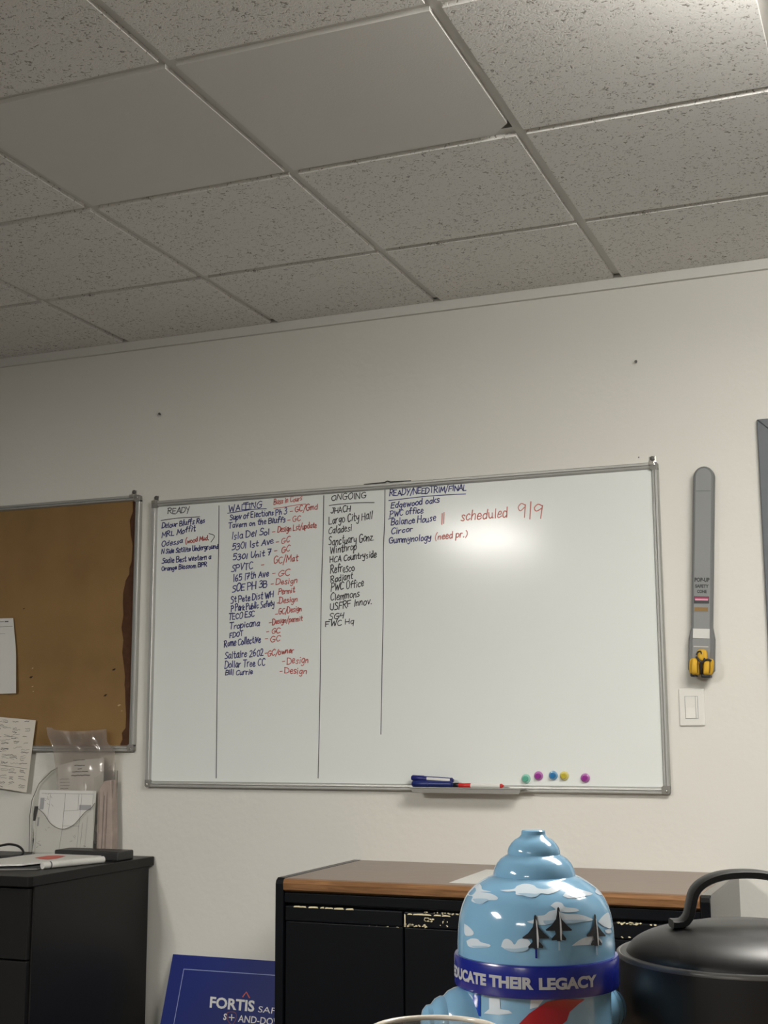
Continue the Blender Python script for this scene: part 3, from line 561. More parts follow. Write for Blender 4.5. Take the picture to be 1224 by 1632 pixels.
# folded yellow cone pushed up into the holder, its foot hanging out below
cone = thing('safety_cone', 'folded yellow fabric pop-up cone with black straps, stuffed in the grey holder', 'safety cone', (hb.x, D-.04, hb.z-.02))
def lobe(cu, cv, y, a, bb, dd, tiltx, seed):
    m = MB(); n, k = 28, 18; vs = []; rnd = random.Random(seed)
    for i in range(k+1):
        ph = -math.pi/2+math.pi*i/k
        for j in range(n):
            th = 2*math.pi*j/n; c = abs(math.cos(ph))**.45*(1 if math.cos(ph) >= 0 else -1); s = math.copysign(abs(math.sin(ph))**.6, math.sin(ph))
            fold = 1+.10*math.sin(th*4+seed)*math.cos(ph)+.05*math.sin(th*7+2*seed)
            x = math.copysign(abs(math.cos(th))**.7, math.cos(th))*a*c*fold; yy = math.copysign(abs(math.sin(th))**.7, math.sin(th))*dd*c*fold
            vs.append(hp(cu+x+tiltx*s*bb, cv+s*bb, y+yy))
    fs = [(i*n+j, i*n+(j+1) % n, (i+1)*n+(j+1) % n, (i+1)*n+j) for i in range(k) for j in range(n)]
    return m.add(vs, fs)
def hu(px, py, yy): q = at(px, py, yy)-Vector((hb.x, 0, hb.z)); q.y = 0; return q.dot(side), q.dot(tilt)
yc = D-.052
u, v = hu(1107.5, 1062.5, yc); lobe(u, v, D-.042, .0155, .0250, .026, .0, 1).build('fabric_fold', M_yellow, cone, smooth=70)
u, v = hu(1128, 1063, yc); lobe(u, v, D-.042, .0150, .0250, .026, .08, 2).build('fabric_fold', M_yellow, cone, smooth=70)
u, v = hu(1119, 1044.5, yc); lobe(u, v, D-.045, .0145, .0180, .018, -.1, 3).build('fabric_fold', M_yellow, cone, smooth=70)
def strap(pts, r): return MB().tube([Vector((*at(x, y, D-d)[:1], D-d, at(x, y, D-d).z)) for x, y, d in smooth_curve(pts, 4)], r, 8)
strap([(1110, 1047, .064), (1113, 1051, .067), (1118, 1056, .068), (1121, 1054, .068), (1123, 1049, .067)], .0028).build('strap', M_blackplastic, cone, smooth=50)
strap([(1110, 1044, .064), (1112, 1039, .066), (1117, 1038, .067), (1118, 1042, .067)], .0016).build('strap', M_blackplastic, cone, smooth=50)
strap([(1117.5, 1056, .066), (1117, 1062, .064), (1118, 1068, .06), (1118, 1074, .05)], .0042).build('strap', M_blackplastic, cone, smooth=50)
strap([(1112, 1052, .0685), (1111.5, 1062, .0695), (1112, 1072, .0685)], .0010).build('seam', M_worn, cone, smooth=50)
strap([(1131, 1054, .0685), (1131.5, 1063, .0695), (1131, 1073, .0685)], .0010).build('seam', M_worn, cone, smooth=50)
strap([(1122, 1053, .068), (1128, 1051, .07), (1134, 1053, .068)], .0030).build('strap', M_blackplastic, cone, smooth=50)
for px, py in ((1105.5, 1075.5), (1125, 1077.5)):
    u, v = hu(px, py, yc); lobe(u, v, D-.042, .0100 if px < 1110 else .0150, .0060, .018, 0, 5).build('foot', M_blackplastic, cone, smooth=70)

# light switch
p0, p1 = at(1083.5, 1157, D-.006), at(1121.5, 1097, D-.006)
sw = thing('light_switch', 'white rocker dimmer switch in a wall plate, below the yellow cone', 'light switch', ((p0.x+p1.x)/2, D, p0.z))
MB().box((p0.x, D-.006, p0.z), (p1.x, D-.0003, p1.z)).build('wall_plate', M_switch, sw, bevel=.003, seg=3)
q0, q1 = at(1093, 1145, D-.008), at(1111, 1110, D-.008)
MB().box((q0.x-.0012, D-.0068, q0.z-.0012), (q1.x+.0012, D-.0050, q1.z+.0012)).build('bezel', M_pale, sw)
MB().prism([(q0.x, D-.006, q0.z), (q0.x, D-.0095, q0.z), (q0.x, D-.0075, (q0.z+q1.z)/2), (q0.x, D-.0085, q1.z), (q0.x, D-.006, q1.z)], (q1.x-q0.x-.006, 0, 0)).build('rocker', M_switch, sw, bevel=.0008)
sl = MB().box((q1.x-.005, D-.0075, q0.z), (q1.x, D-.005, q1.z)).build('dimmer_slot', M_switch, sw, bevel=.0005)
MB().box((q1.x-.0045, D-.011, q1.z-.034), (q1.x-.0005, D-.0075, q1.z-.026)).build('slider', M_switch, sl, bevel=.0007)

# ------------------------------------------------------------------ left black cabinet
KZ = .729
cab = thing('office_cabinet', 'black laminate cabinet with an overhanging top, in the lower left corner', 'cabinet', (-3.0, 3.68, 0))
cx1 = -2.482; cy0 = 3.345; cx0 = -3.55
MB().prism([(cx0, cy0-.012, KZ-.030), (cx1+.001, cy0-.012, KZ-.030), (cx1+.008, cy0+.004, KZ-.030), (cx1+.010, D-.003, KZ-.030), (cx0, D-.003, KZ-.030)], (0, 0, .030)).build('cabinet_top', M_black, cab, bevel=.003, seg=3)
MB().box((cx0+.01, cy0+.022, .05), (cx1, D-.02, KZ-.030)).build('cabinet_body', M_black, cab, bevel=.002)
MB().box((cx0+.04, cy0+.06, 0), (cx1-.03, D-.04, .05)).build('plinth', M_black, cab)
for k in range(3):
    z0, z1 = ((.055, .27), (.275, .485), (.49, .692))[k]
    d = MB().box((cx0+.014, cy0+.004, z0), (cx1-.006, cy0+.0215, z1)).build('drawer', M_black, cab, bevel=.002)
    MB().box((-3.12, cy0-.016, z1-.06), (-2.92, cy0-.008, z1-.048)).box((-3.11, cy0-.01, z1-.058), (-3.10, cy0+.005, z1-.05)).box((-2.94, cy0-.01, z1-.058), (-2.93, cy0+.005, z1-.05)).build('handle', M_steel, d, bevel=.002)

# things on that cabinet
random.seed(4)
# clear brochure holder against the wall
bh = thing('brochure_holder', 'clear acrylic brochure holder with a scooped front, against the wall on the black cabinet', 'brochure holder', (-2.80, D-.06, KZ))
def W(px, py, off): p = at(px, py, D-off); return Vector((p.x, D-off, max(p.z, KZ)))
th = .003
back = [(47, 1372), (52, 1290), (58, 1258), (75, 1232), (100, 1219), (186.5, 1228), (181, 1372)]
MB().prism([W(x, y, .012) for x, y in smooth_curve(back[:5], 3)+back[5:]], (0, .003, 0)).build('back_plate', M_acr, bh)
zl = KZ+.002
bl, br = W(48, 1370, .012), W(181, 1372, .012); flx = at(53, 1372, D-.075).x; frx = at(151, 1372, D-.075).x
front = [(52, 1372), (61, 1289), (70, 1297), (80, 1312), (92, 1320), (104, 1321), (118, 1314), (128, 1303), (136, 1294), (145, 1288), (151, 1280), (148, 1372)]
MB().prism([W(x, y, .078) for x, y in front], (0, .003, 0)).build('front_plate', M_acr, bh)
MB().tube([W(x, y, .0785) for x, y in smooth_curve(front[1:-1], 3)], .0011, 6).build('scooped_edge', M_acredge, bh)
for xs, xb, yt in ((61, 52, 1285), (151, 181, 1240)):
    MB().sheet([[W(xb if xs < 100 else 184, yt-(25 if xs > 100 else 0), .014), W(xs, yt, .077)], [W(xb-3 if xs < 100 else 181, 1372, .014), W(xs-6 if xs < 100 else 148, 1372, .077)]], .0025, (1, 0, 0)).build('side_plate', M_acr, bh)
MB().tube([W(x, y, .016) for x, y in ((46, 1366), (47.5, 1300), (51, 1275), (62, 1249), (82, 1229), (100, 1219))], .0012, 6).build('side_edge', M_acredge, bh)
MB().tube([W(x, y, .016) for x, y in ((187.5, 1228), (184, 1300), (181, 1368))], .0013, 6).build('side_edge', M_acredge, bh)
MB().tube([W(x, y, .076) for x, y in ((166.5, 1268), (163, 1330), (161, 1366))], .0010, 6).build('side_edge', M_acredge, bh)
# floor plan sheet
dr = thing('drawing_sheet', 'white floor plan drawing standing in the front of the clear brochure holder', 'paper', W(100, 1366, .070))
def Q(u, v, o=.0): x0, x1 = 63.5+(51.5-63.5)*v, 153.5+(147-153.5)*v; p = W(x0+(x1-x0)*u, 1259+1.5*u+v*103, .070+o); return p
MB().sheet([[Q(u, v) for u in (0, .5, 1)] for v in (0, .5, 1)], .0004).build('sheet', M_paper, dr)
m = MB()
def dl(pts, w_=.0011): m.ribbon([Q(u, v, .0008) for u, v in pts], w_, (0, -1, 0))
for pts in ([(.04, .05), (.95, .05)], [(.46, .05), (.46, .6), (.43, 1)], [(.05, .97), (.4, .97)], [(.95, .05), (.95, .28)], [(.46, .55), (.75, .55)], [(.75, .05), (.73, .97)], [(.7, .05), (.7, .3)], [(.2, .05), (.19, .45)], [(.46, .32), (.72, .30)], [(.80, .5), (.78, .97)], [(.88, .4), (.86, .97)]): dl(pts, .0011 if len(pts) > 2 else .0008)
for a, b, c, d in ((.03, .12, .10, .30), (.02, .42, .05, .56), (.72, .22, .93, .30)): MB().sheet([[Q(a, b, .0007), Q(c, b, .0007)], [Q(a, d, .0007), Q(c, d, .0007)]]).build('shaded_box', M_shade, dr)
for k in range(26):
    u, v = random.choice([(.14, .10), (.05, .82), (.86, .85), (.15, .62), (.6, .75)]); u += random.uniform(-.04, .1); v += random.uniform(-.06, .12); dl([(u, v), (u+random.uniform(.01, .05), v+random.uniform(-.02, .04))], .0009)
m.build('plan_lines', M_print, dr)
# rose coloured folded leaflets at the right side of the holder
t = thing('leaflet_stack', 'stack of rose-beige folded leaflets in the right side of the clear holder', 'leaflets', W(165, 1372, .045))
MB().prism([W(153, 1372, .060), W(156, 1262, .060), W(166, 1245, .060), W(177, 1243, .060), W(179, 1330, .060), W(178, 1372, .060)], (0, .035, 0)).build('folded_pages', M_pink, t, bevel=.002)
m = MB()
for x in (158, 164, 170): m.ribbon([W(x+1, 1262, .0608), W(x-1, 1328, .0608)], .0011, (0, -1, 0))
m.ribbon([W(168, 1331, .0608), (W(168, 1352, .0608)), W(163, 1353, .0608)], .0011, (0, -1, 0)); m.build('page_edges', M_acredge, t)
# crumpled clear bag with a printed page inside
bag = thing('plastic_bag', 'crumpled clear plastic bag holding a printed page, sticking up out of the brochure holder', 'plastic bag', W(130, 1330, .045))
def bagp(u, v, off):
    xl = [(0, 74), (.08, 76), (.16, 84), (.3, 87), (.5, 92), (1, 92)]; xr = [(0, 169.5), (.14, 171), (.165, 183), (.5, 181), (1, 176)]
    def ip(t, v):
        for (a, x), (b, y) in zip(t, t[1:]):
            if v <= b: return x+(y-x)*(v-a)/(b-a)
        return t[-1][1]
    x0, x1 = ip(xl, v), ip(xr, v)
    n = mnoise.noise(Vector((u*5+3, v*9, 1.3)))*.009+mnoise.noise(Vector((u*13, v*4, 7)))*.006
    top = 3.5*math.sin(u*math.pi)*(1-v) + (3 if u > .12 else -2)*(1-v)*.6
    return W(x0+(x1-x0)*u, 1160+top+v*185, off+n)
MB().sheet([[bagp(i/22, j/26, .052) for i in range(23)] for j in range(27)]).build('bag_front', M_film, bag, smooth=70)
MB().sheet([[bagp(i/22, j/26, .036) for i in range(23)] for j in range(27)]).build('bag_back', M_film, bag, smooth=70)
pg = MB().sheet([[W(92, 1220, .044), W(128, 1211, .044), W(166, 1208, .044)], [W(93, 1280, .044), W(128, 1280, .044), W(164, 1280, .044)], [W(95, 1340, .044), W(128, 1340, .044), W(160, 1340, .044)]], .0004).build('printed_page', M_paper, bag)
m = MB()
def scr(x0, x1, y, w_):
    n = max(4, int((x1-x0)/2)); m.ribbon([W(x0+(x1-x0)*i/n, y-.02*(x1-x0)*i/n+random.uniform(-.4, .4), .0448) for i in range(n+1)], w_, (0, -1, 0))
for x0, x1, y, w_ in ((117, 135, 1211.5, .0024), (119, 135, 1220, .0030), (124, 130, 1225.5, .003), (115, 140, 1230, .0026), (114, 143, 1236, .0032), (96, 110, 1242, .0012), (96, 111, 1247, .0012), (96, 111, 1252, .0012), (96, 109, 1257, .0014)): scr(x0, x1, y, w_)
m.build('print_lines', M_print, pg)
# black binder lying behind, folded newspaper, paper roll, cable
tag(MB().box((-2.74, 3.818, KZ), (-2.487, 3.912, KZ+.031)).build('box_file', M_blackplastic, None, bevel=.005, seg=3), 'black flat box file lying behind the folded newspaper on the black cabinet', 'box file')
NZ = KZ+.0175                       # height of the top page
nwp = thing('newspaper', 'folded white newspaper with a salmon patch, lying on the black cabinet', 'newspaper', (-2.60, 3.56, KZ))
fe = [(-75, 1382), (-35, 1379.5), (0, 1377.5), (35, 1377), (57, 1374.5), (90, 1371.5), (120, 1368.5), (150, 1365), (166, 1363), (171, 1361.5)]
be = [(-75, 1376), (-35, 1372), (0, 1368), (35, 1363.5), (57, 1361), (90, 1359), (120, 1358), (150, 1357), (164, 1356.7), (169, 1358.5)]
rows = []
for k in range(7):
    row = []
    for (ax_, ay), (bx_, by) in zip(fe, be):
        p0, p1 = atz(ax_, ay, NZ), atz(bx_, by, NZ); p = p0.lerp(p1, k/6)
        row.append(Vector((p.x, p.y, NZ-.0010*max(0, (40-ax_)/60))))
    rows.append(row)
MB().sheet(rows, .0050, (0, 0, 1)).build('folded_leaf', M_paper, nwp, smooth=40)
m = MB(); m.add([atz(x, y, NZ+.0006) for x, y in ((55, 1367), (64, 1369), (75.5, 1370), (91.5, 1368.2), (105, 1364.3), (92, 1363.2), (75.5, 1363.6))], [(0, 1, 2, 3, 4, 5, 6)])
m.build('salmon_patch', M_red_blotch, nwp)
rows = []
for k in range(3):
    row = []
    for (ax_, ay), (bx_, by) in list(zip(fe, be))[:9]:
        p0, p1 = atz(ax_, ay, NZ), atz(bx_, by, NZ); p = p0.lerp(p1, .12+.38*k)
        row.append(Vector((p.x-.014, p.y+.014, NZ-.0066-.001*max(0, (40-ax_)/60))))
    rows.append(row)
MB().sheet(rows, .0022, (0, 0, 1)).build('inner_page', mat('newsprint', (150, 150, 150), .8), nwp, smooth=40)
bk = thing('booklet', 'grey thin booklet at the front left edge, under the folded newspaper', 'booklet', (-2.75, 3.55, KZ))
b0_, b1_ = atz(-60, 1388, KZ), atz(63, 1386, KZ)
lp = [(b0_.x, b0_.y, KZ), (b1_.x-.01, b1_.y, KZ), (b1_.x-.005, b1_.y+.12, KZ), (b0_.x, b1_.y+.12, KZ)]
MB().prism(lp, (0, 0, .0055)).build('pages', mat('grey_booklet', (138, 136, 132), .6), bk)
MB().prism([(x+(.004 if i in (1, 2) else 0), y-.003*(i < 2), KZ+.0057) for i, (x, y, z) in enumerate(lp)], (0, 0, .0014)).build('cover', M_dgrey, bk)
rl = thing('paper_roll', 'thin rolled white paper lying along the front of the folded newspaper', 'paper roll', (-2.55, 3.65, KZ))
pa, pb = atz(67, 1385.5, KZ), atz(164.5, 1375.5, KZ)
pa = Vector((pa.x, pa.y, KZ+.0112)); pb = Vector((pb.x, pb.y, KZ+.0112)); ax = pb-pa
MB().lathe([(.0075, 0), (.0108, .0005), (.0108, ax.length-.0005), (.0075, ax.length)], pa, ax, 24).build('rolled_sheet', M_paper, rl, smooth=40)
MB().lathe([(.0111, .026), (.0111, .031)], pa, ax, 24, caps=False).build('printed_band', M_print, rl, smooth=40)
MB().lathe([(.0111, .055), (.0111, .11)], pa, ax, 24, caps=False).build('grey_band', M_ltape, rl, smooth=40)
cl = [(-3.05, 3.80), (-2.98, 3.90), (-2.93, 3.905), (-2.90, 3.86), (-2.93, 3.80), (-3.0, 3.76), (-3.12, 3.74), (-3.2, 3.72)]
pts = [(-20, 1352, .14), (0, 1348, .14), (15, 1345.5, .14), (30, 1349, .15), (37, 1357, .17), (33, 1363, .19), (18, 1365, .21), (0, 1367, .22), (-25, 1369, .23)]
tag(MB().tube([at(x, y, D-o) if at(x, y, D-o).z > KZ+.004 else Vector((at(x, y, D-o).x, D-o, KZ+.004)) for x, y, o in smooth_curve(pts, 5)], .0042, 10).build('cable', M_blackplastic, None, smooth=60), 'loop of black cable behind the newspaper at the left edge of the photo', 'cable')

# ------------------------------------------------------------------ blue sign leaning on the wall
sg = thing('sign_board', 'blue safety sign board with white lettering, leaning on the wall between the two cabinets', 'sign', (-2.1, D-.07, 0))
sTL = at(277, 1521, D-.006); STR = at(445, 1532.5, D-.006)
SX0 = sTL.x; SW = .61; ST = sTL.z
ddy = -.36                         # lean: metres forward per metre down
def sp(x, dn, o=0): return Vector((SX0+x+.010*dn, D-.006+ddy*dn-o, ST-dn+o*.3)) + Vector((0, 0, -.030*x/ .61*0))
hgt = ST
MB().add([sp(0, 0), sp(SW, 0), sp(SW, hgt-.002), sp(0, hgt-.002), sp(0, 0, .005), sp(SW, 0, .005), sp(SW, hgt-.002, .005), sp(0, hgt-.002, .005)],
         [(0, 1, 2, 3), (7, 6, 5, 4), (4, 5, 1, 0), (5, 6, 2, 1), (6, 7, 3, 2), (7, 4, 0, 3)]).build('panel', M_signblue, sg)
def sproj(px, py):                 # point of the sign face seen at a pixel
    a, b, c = sp(0, 0, .0056), sp(SW, 0, .0056), sp(0, hgt, .0056); n = (b-a).cross(c-a); r = ray(px, py)
    return CAMP+r*((a-CAMP).dot(n)/r.dot(n))
SN = (sp(SW, 0)-sp(0, 0)).cross(sp(0, .3)-sp(0, 0)).normalized()
if SN.y > 0: SN = -SN
b0 = sproj(293, 1544.5); b1 = sproj(440, 1554.5); b2 = sproj(277, 1632)
dirv = (b2-b0).normalized()*.62; dirh = (b1-b0).normalized()*.50
MB().ribbon([b0+dirv, b0], .0022, SN).ribbon([b0, b0+dirh], .0022, SN).build('border_line', M_signline, sg)
def sword(txt, x0, y0, x1, y1, ytop, mm, nm='lettering', bold=.03):
    a, b = sproj(x0, y0), sproj(x1, y1); up = sproj(x0+1.5, ytop)-a
    return printed(MB(), txt, a, b-a, up, bold).build(nm, mm, sg)
sword('FORTIS', 334, 1605, 405, 1612, 1588, M_white); sword('SAFETY', 411, 1613, 470, 1619, 1603.5, M_white, bold=.0)
sword('S', 355.5, 1625, 360.5, 1625.5, 1615, M_white); sword('AND-DOWN', 379, 1628.5, 459, 1636, 1617.5, M_white, bold=.01)
a, b, c = sproj(387, 1588.5), sproj(392.5, 1581), sproj(397.5, 1590); MB().ribbon([a, b, c], .0038, SN).build('orange_caret', M_orange, sg)
sh = [(362, 1614), (369, 1612.5), (376, 1615), (376, 1624), (370, 1633), (363, 1626), (362, 1614)]
MB().ribbon([sproj(x, y) for x, y in smooth_curve(sh, 3)], .0024, SN).build('shield_outline', M_maroon, sg)
MB().ribbon([sproj(369.3, 1617), sproj(369, 1626)], .003, SN).ribbon([sproj(365, 1621.3), sproj(373.3, 1622)], .003, SN).build('plus_mark', M_white, sg)

# ------------------------------------------------------------------ brown-topped black steel credenza
CZ = .741
cr = thing('steel_credenza', 'black steel credenza with a brown wood-edged top and chipped paint, under the whiteboard', 'cabinet', (-1.12, 3.7, 0))
ex0, ex1, ey0, ey1 = -1.728, -.520, 3.470, D-.004
TXL = ex0+.026
MB().prism([(TXL, ey0-.002, CZ-.038), (TXL, ey0-.016, CZ-.030), (TXL, ey0-.018, CZ-.012), (TXL, ey0-.012, CZ-.002), (TXL, ey0-.002, CZ), (TXL, ey0+.004, CZ), (TXL, ey0+.004, CZ-.038)], (ex1-.026-TXL, 0, 0)).build('wood_edge', M_walnut, cr, smooth=35)
MB().box((TXL, ey0+.004, CZ-.034), (ex1-.026, ey1, CZ)).build('top_panel', M_lam, cr)
def endpanel(x0, x1, top): return MB().prism([(x0, ey0-.014, .0), (x0, ey0-.014, top-.016), (x0, ey0-.010, top-.006), (x0, ey0, top), (x0, ey1, top), (x0, ey1, .0)], (x1-x0, 0, 0))
endpanel(ex0, ex0+.0255, CZ+.001).build('end_panel', M_blacksteel, cr, bevel=.002); endpanel(ex1-.0255, ex1, CZ+.001).build('end_panel', M_endsteel, cr, bevel=.002)
yf = ey0-.008
MB().box((ex0+.0255, yf, CZ-.066), (ex1-.0255, yf+.03, CZ-.039)).build('top_rail', M_blacksteel, cr, bevel=.002)
MB().box((ex0+.0255, ey0+.02, .05), (ex1-.0255, ey1, CZ-.039)).build('carcass', M_blacksteel, cr)
MB().box((ex0+.03, ey0+.03, 0), (ex1-.03, ey1-.05, .05)).build('plinth', M_blacksteel, cr)
bnd = [ex0+.0275, -1.342, -.955, ex1-.0275]
for k in range(3):
    x0, x1 = bnd[k]+.0015, bnd[k+1]-.0025
    dd = MB().box((x0, yf+.001, .06), (x1, yf+.02, CZ-.1165)).build('door', M_blacksteel, cr, bevel=.0025)
    MB().box((x0, yf-.003, CZ-.115), (x1, yf+.02, CZ-.074)).build('pull_lip', M_blacksteel, dd, bevel=.0035)
random.seed(12)
def chips(name, x0, x1, z0, z1, n, s0, s1, y, par=cr, elong=1.6):
    m = MB()
    for _ in range(n):
        x, z = random.uniform(x0, x1), random.uniform(z0, z1); s = random.uniform(s0, s1); k = 8
        m.prism([(x+math.cos(2*math.pi*i/k)*s*elong*random.uniform(.5, 1.2), y, z+math.sin(2*math.pi*i/k)*s*random.uniform(.45, 1.1)) for i in range(k)], (0, -.0006, 0))
    return m.build(name, M_chip, par)
yl = yf-.0031
def strip(m, x0, x1, z, h):
    x = x0
    while x < x1:
        L = random.uniform(.012, .035); m.prism([(x, yl, z), (x+L*.5, yl, z+random.uniform(0, .001)), (x+L, yl, z+.0004), (x+L*.9, yl, z+h*random.uniform(.7, 1.2)), (x+L*.4, yl, z+h), (x+.002, yl, z+h*.8)], (0, -.0006, 0)); x += L+random.choice((-.004, .002, .006))
m = MB(); strip(m, -1.672, -1.505, CZ-.0775, .0045); m.build('chipped_paint', M_chip, cr)
m = MB(); strip(m, -1.330, -1.230, CZ-.0820, .0042); m.prism([(-1.3385, yl, CZ-.114), (-1.3350, yl, CZ-.114), (-1.3355, yl, CZ-.082), (-1.3385, yl, CZ-.080)], (0, -.0006, 0)); m.build('chipped_paint', M_chip, cr)
chips('chipped_paint', -1.280, -1.255, CZ-.096, CZ-.088, 12, .0018, .0045, yl); chips('chipped_paint', -1.338, -1.275, CZ-.113, CZ-.106, 22, .0012, .0034, yl)
chips('chipped_paint', -1.24, -1.215, CZ-.108, CZ-.090, 7, .0010, .0028, yl, elong=.8); chips('chipped_paint', -1.29, -1.18, CZ-.0755, CZ-.0725, 18, .0010, .0022, yl)
chips('chipped_paint', -.76, -.62, CZ-.0775, CZ-.0735, 20, .0014, .0036, yl); chips('chipped_paint', -.76, -.62, CZ-.114, CZ-.108, 22, .0012, .0036, yl)
chips('chipped_paint', -1.45, -1.345, CZ-.1165, CZ-.1150, 6, .0006, .0016, yl)
# loose sheet on the brown top
a, b, c = atz(716, 1407, CZ), atz(775, 1386, CZ), atz(820, 1414, CZ)
tag(MB().prism([(a.x, a.y, CZ+.0003), (c.x+.03, a.y-.005, CZ+.0003), (c.x+.02, b.y, CZ+.0003), (b.x, b.y, CZ+.0003)], (0, 0, .0006)).build('loose_sheet', M_paper, None), 'white sheet of paper lying on the brown top, half hidden behind the blue bottle', 'paper')

# ------------------------------------------------------------------ foreground desk and what stands on it
DZ = .74
dk = thing('desk', 'wood-topped desk that carries the blue bottle and the black canister', 'desk', (-.2, .9, 0))
MB().box((-1.15, .45, DZ-.03), (.75, 1.35, DZ)).build('desk_top', M_desk, dk, bevel=.003)
for x in (-1.1, .66):
    for y in (.5, 1.26): MB().box((x, y, 0), (x+.04, y+.04, DZ-.03)).build('leg', M_blacksteel, dk)
MB().box((-1.05, 1.27, .3), (.65, 1.285, DZ-.03)).build('modesty_panel', M_blacksteel, dk)

# hydrant shaped bottle
BY = .95
bc = at(853.7, 1500, BY); BX = bc.x
dep = (Vector((BX, BY, 1.03))-CAMP).dot(FWD)
K = dep/FPX
def bz(py): return at(853.7, py, BY).z
lidp = [(0, 1322), (17, 1322.5), (19, 1324.5), (19.5, 1330), (23, 1334), (30, 1338), (36, 1344), (40.5, 1351), (42, 1357), (42, 1361), (46, 1363.5), (53, 1368), (59, 1375), (63, 1383), (65, 1390), (65.5, 1394.5), (74, 1398), (84, 1404), (95, 1412), (104, 1421), (111, 1431), (116, 1443), (120, 1457), (122.5, 1475), (124, 1500), (124, 1522)]
bandp = [(124, 1517.5), (128, 1518), (129.5, 1521), (129.5, 1563), (128, 1567), (119, 1569)]
bodyp = [(120, 1584), (117, 1590), (116, 1640), (116, 1900), (122, 1915), (128, 1930), (130, 1990), (126, 2000)]
bot = thing('water_bottle', 'sky blue hydrant-shaped bottle with clouds, fighter jets and a navy band', 'bottle', (BX, BY, DZ))
def blathe(p): return MB().lathe([(max(r, .01)*K, z) for r, z in p], (BX, BY, 0), (0, 0, 1), 96)
zdesk_py = 1165+(CAMZ-DZ)/K        # image row whose height is the desk
def prof(p): return [(r, bz(y)) for r, y in p]
lid = blathe(list(reversed(prof(lidp)))).build('lid', M_sky, bot, smooth=28)
band = blathe(list(reversed(prof(bandp)))).build('band', M_navy, bot, smooth=40)
b0z = bz(1569)
bodyprof = [(104, DZ), (112, DZ+.004), (124, DZ+.006), (126, DZ+.030), (118, DZ+.036), (116, DZ+.06), (116, b0z-.03), (116, b0z-.004), (119, b0z)]
body = blathe(bodyprof).build('body', M_sky, bot, smooth=40)
def nozzle(ang, sc=1.0):
    d = Vector((math.cos(ang), math.sin(ang), 0)); z = bz(1627)
    pr = [(56, 96), (56, 126), (54, 138), (47, 147), (46, 150), (44, 158), (38, 166), (31, 170), (30, 172), (28, 178), (20, 184), (10, 186), (1, 186.5)]
    pr = [(56, 92), (56, 118), (54, 130), (49, 141), (43, 147), (42, 148.5), (42, 154), (38, 162), (31, 168), (30, 169), (29, 176), (22, 182), (10, 185), (1, 185.5)]
    MB().lathe([(r*K*sc, h*K) for r, h in pr], (BX, BY, z), d, 48).build('nozzle', M_sky, body, smooth=28)
vd = math.atan2(-BY, -BX)          # direction back to the camera
nozzle(vd-math.radians(76)); nozzle(vd+math.radians(134), .93)
allp = prof(lidp)[1:] ; bandpr = prof(bandp); 
def radius_at(z, which):
    t = {'lid': sorted([(zz, r) for r, zz in prof(lidp)]), 'band': [(bz(1565), 129.5), (bz(1520), 129.5)], 'body': sorted([(zz, r) for r, zz in bodyprof])}[which]
    if z <= t[0][0]: return t[0][1]*K
    for (z0, r0), (z1, r1) in zip(t, t[1:]):
        if z <= z1: return (r0+(r1-r0)*(z-z0)/max(1e-9, z1-z0))*K
    return t[-1][1]*K
def onb(px, py, which, lift):      # wrap a drawn point onto the turned surface
    r = ray(px, py); 
    def g(t):
        p = CAMP+r*t; return math.hypot(p.x-BX, p.y-BY)-radius_at(p.z, which)
    tc = -((CAMP.x-BX)*r.x+(CAMP.y-BY)*r.y)/(r.x*r.x+r.y*r.y); lo, hi = tc-.12/r.xy.length, tc
    if g(hi) > 0: p = CAMP+r*tc
    else:
        for _ in range(40):
            mid = (lo+hi)/2
            if g(mid) > 0: lo = mid
            else: hi = mid
        p = CAMP+r*hi
    d = Vector((p.x-BX, p.y-BY, 0)).normalized(); rr = radius_at(p.z, which)+lift
    slope = (radius_at(p.z+.002, which)-radius_at(p.z-.002, which))/.004
    n = Vector((d.x, d.y, -slope)).normalized()
    return Vector((BX, BY, p.z))+d*(rr-lift)+n*lift
def decal(name, loops, mm, par, which='lid', lift=.0004, cut=7):
    for lp in loops:
        m = MB()
        bm = bmesh.new(); vs = [bm.verts.new((x, y, 0)) for x, y in lp]; bm.faces.new(vs)
        for ax in (0, 1):          # slice so that it follows the curve
            lo = min(p[ax] for p in lp); hi = max(p[ax] for p in lp); q = lo+cut
            while q < hi:
                nr = (1, 0, 0) if ax == 0 else (0, 1, 0); co = (q, 0, 0) if ax == 0 else (0, q, 0)
                bmesh.ops.bisect_plane(bm, geom=bm.verts[:]+bm.edges[:]+bm.faces[:], plane_co=co, plane_no=nr); q += cut
        bmesh.ops.triangulate(bm, faces=bm.faces[:])
        bm.verts.index_update()
        m.add([onb(v.co.x, v.co.y, which, lift) for v in bm.verts], [tuple(v.index for v in f.verts) for f in bm.faces]); bm.free()
        m.build(name, mm, par, smooth=60)
def cv(pts): return smooth_curve(pts+[pts[0]], 4)[:-1]
B2 = lambda L: [(740+x*.19608, 1380+y*.19608) for x, y in L]
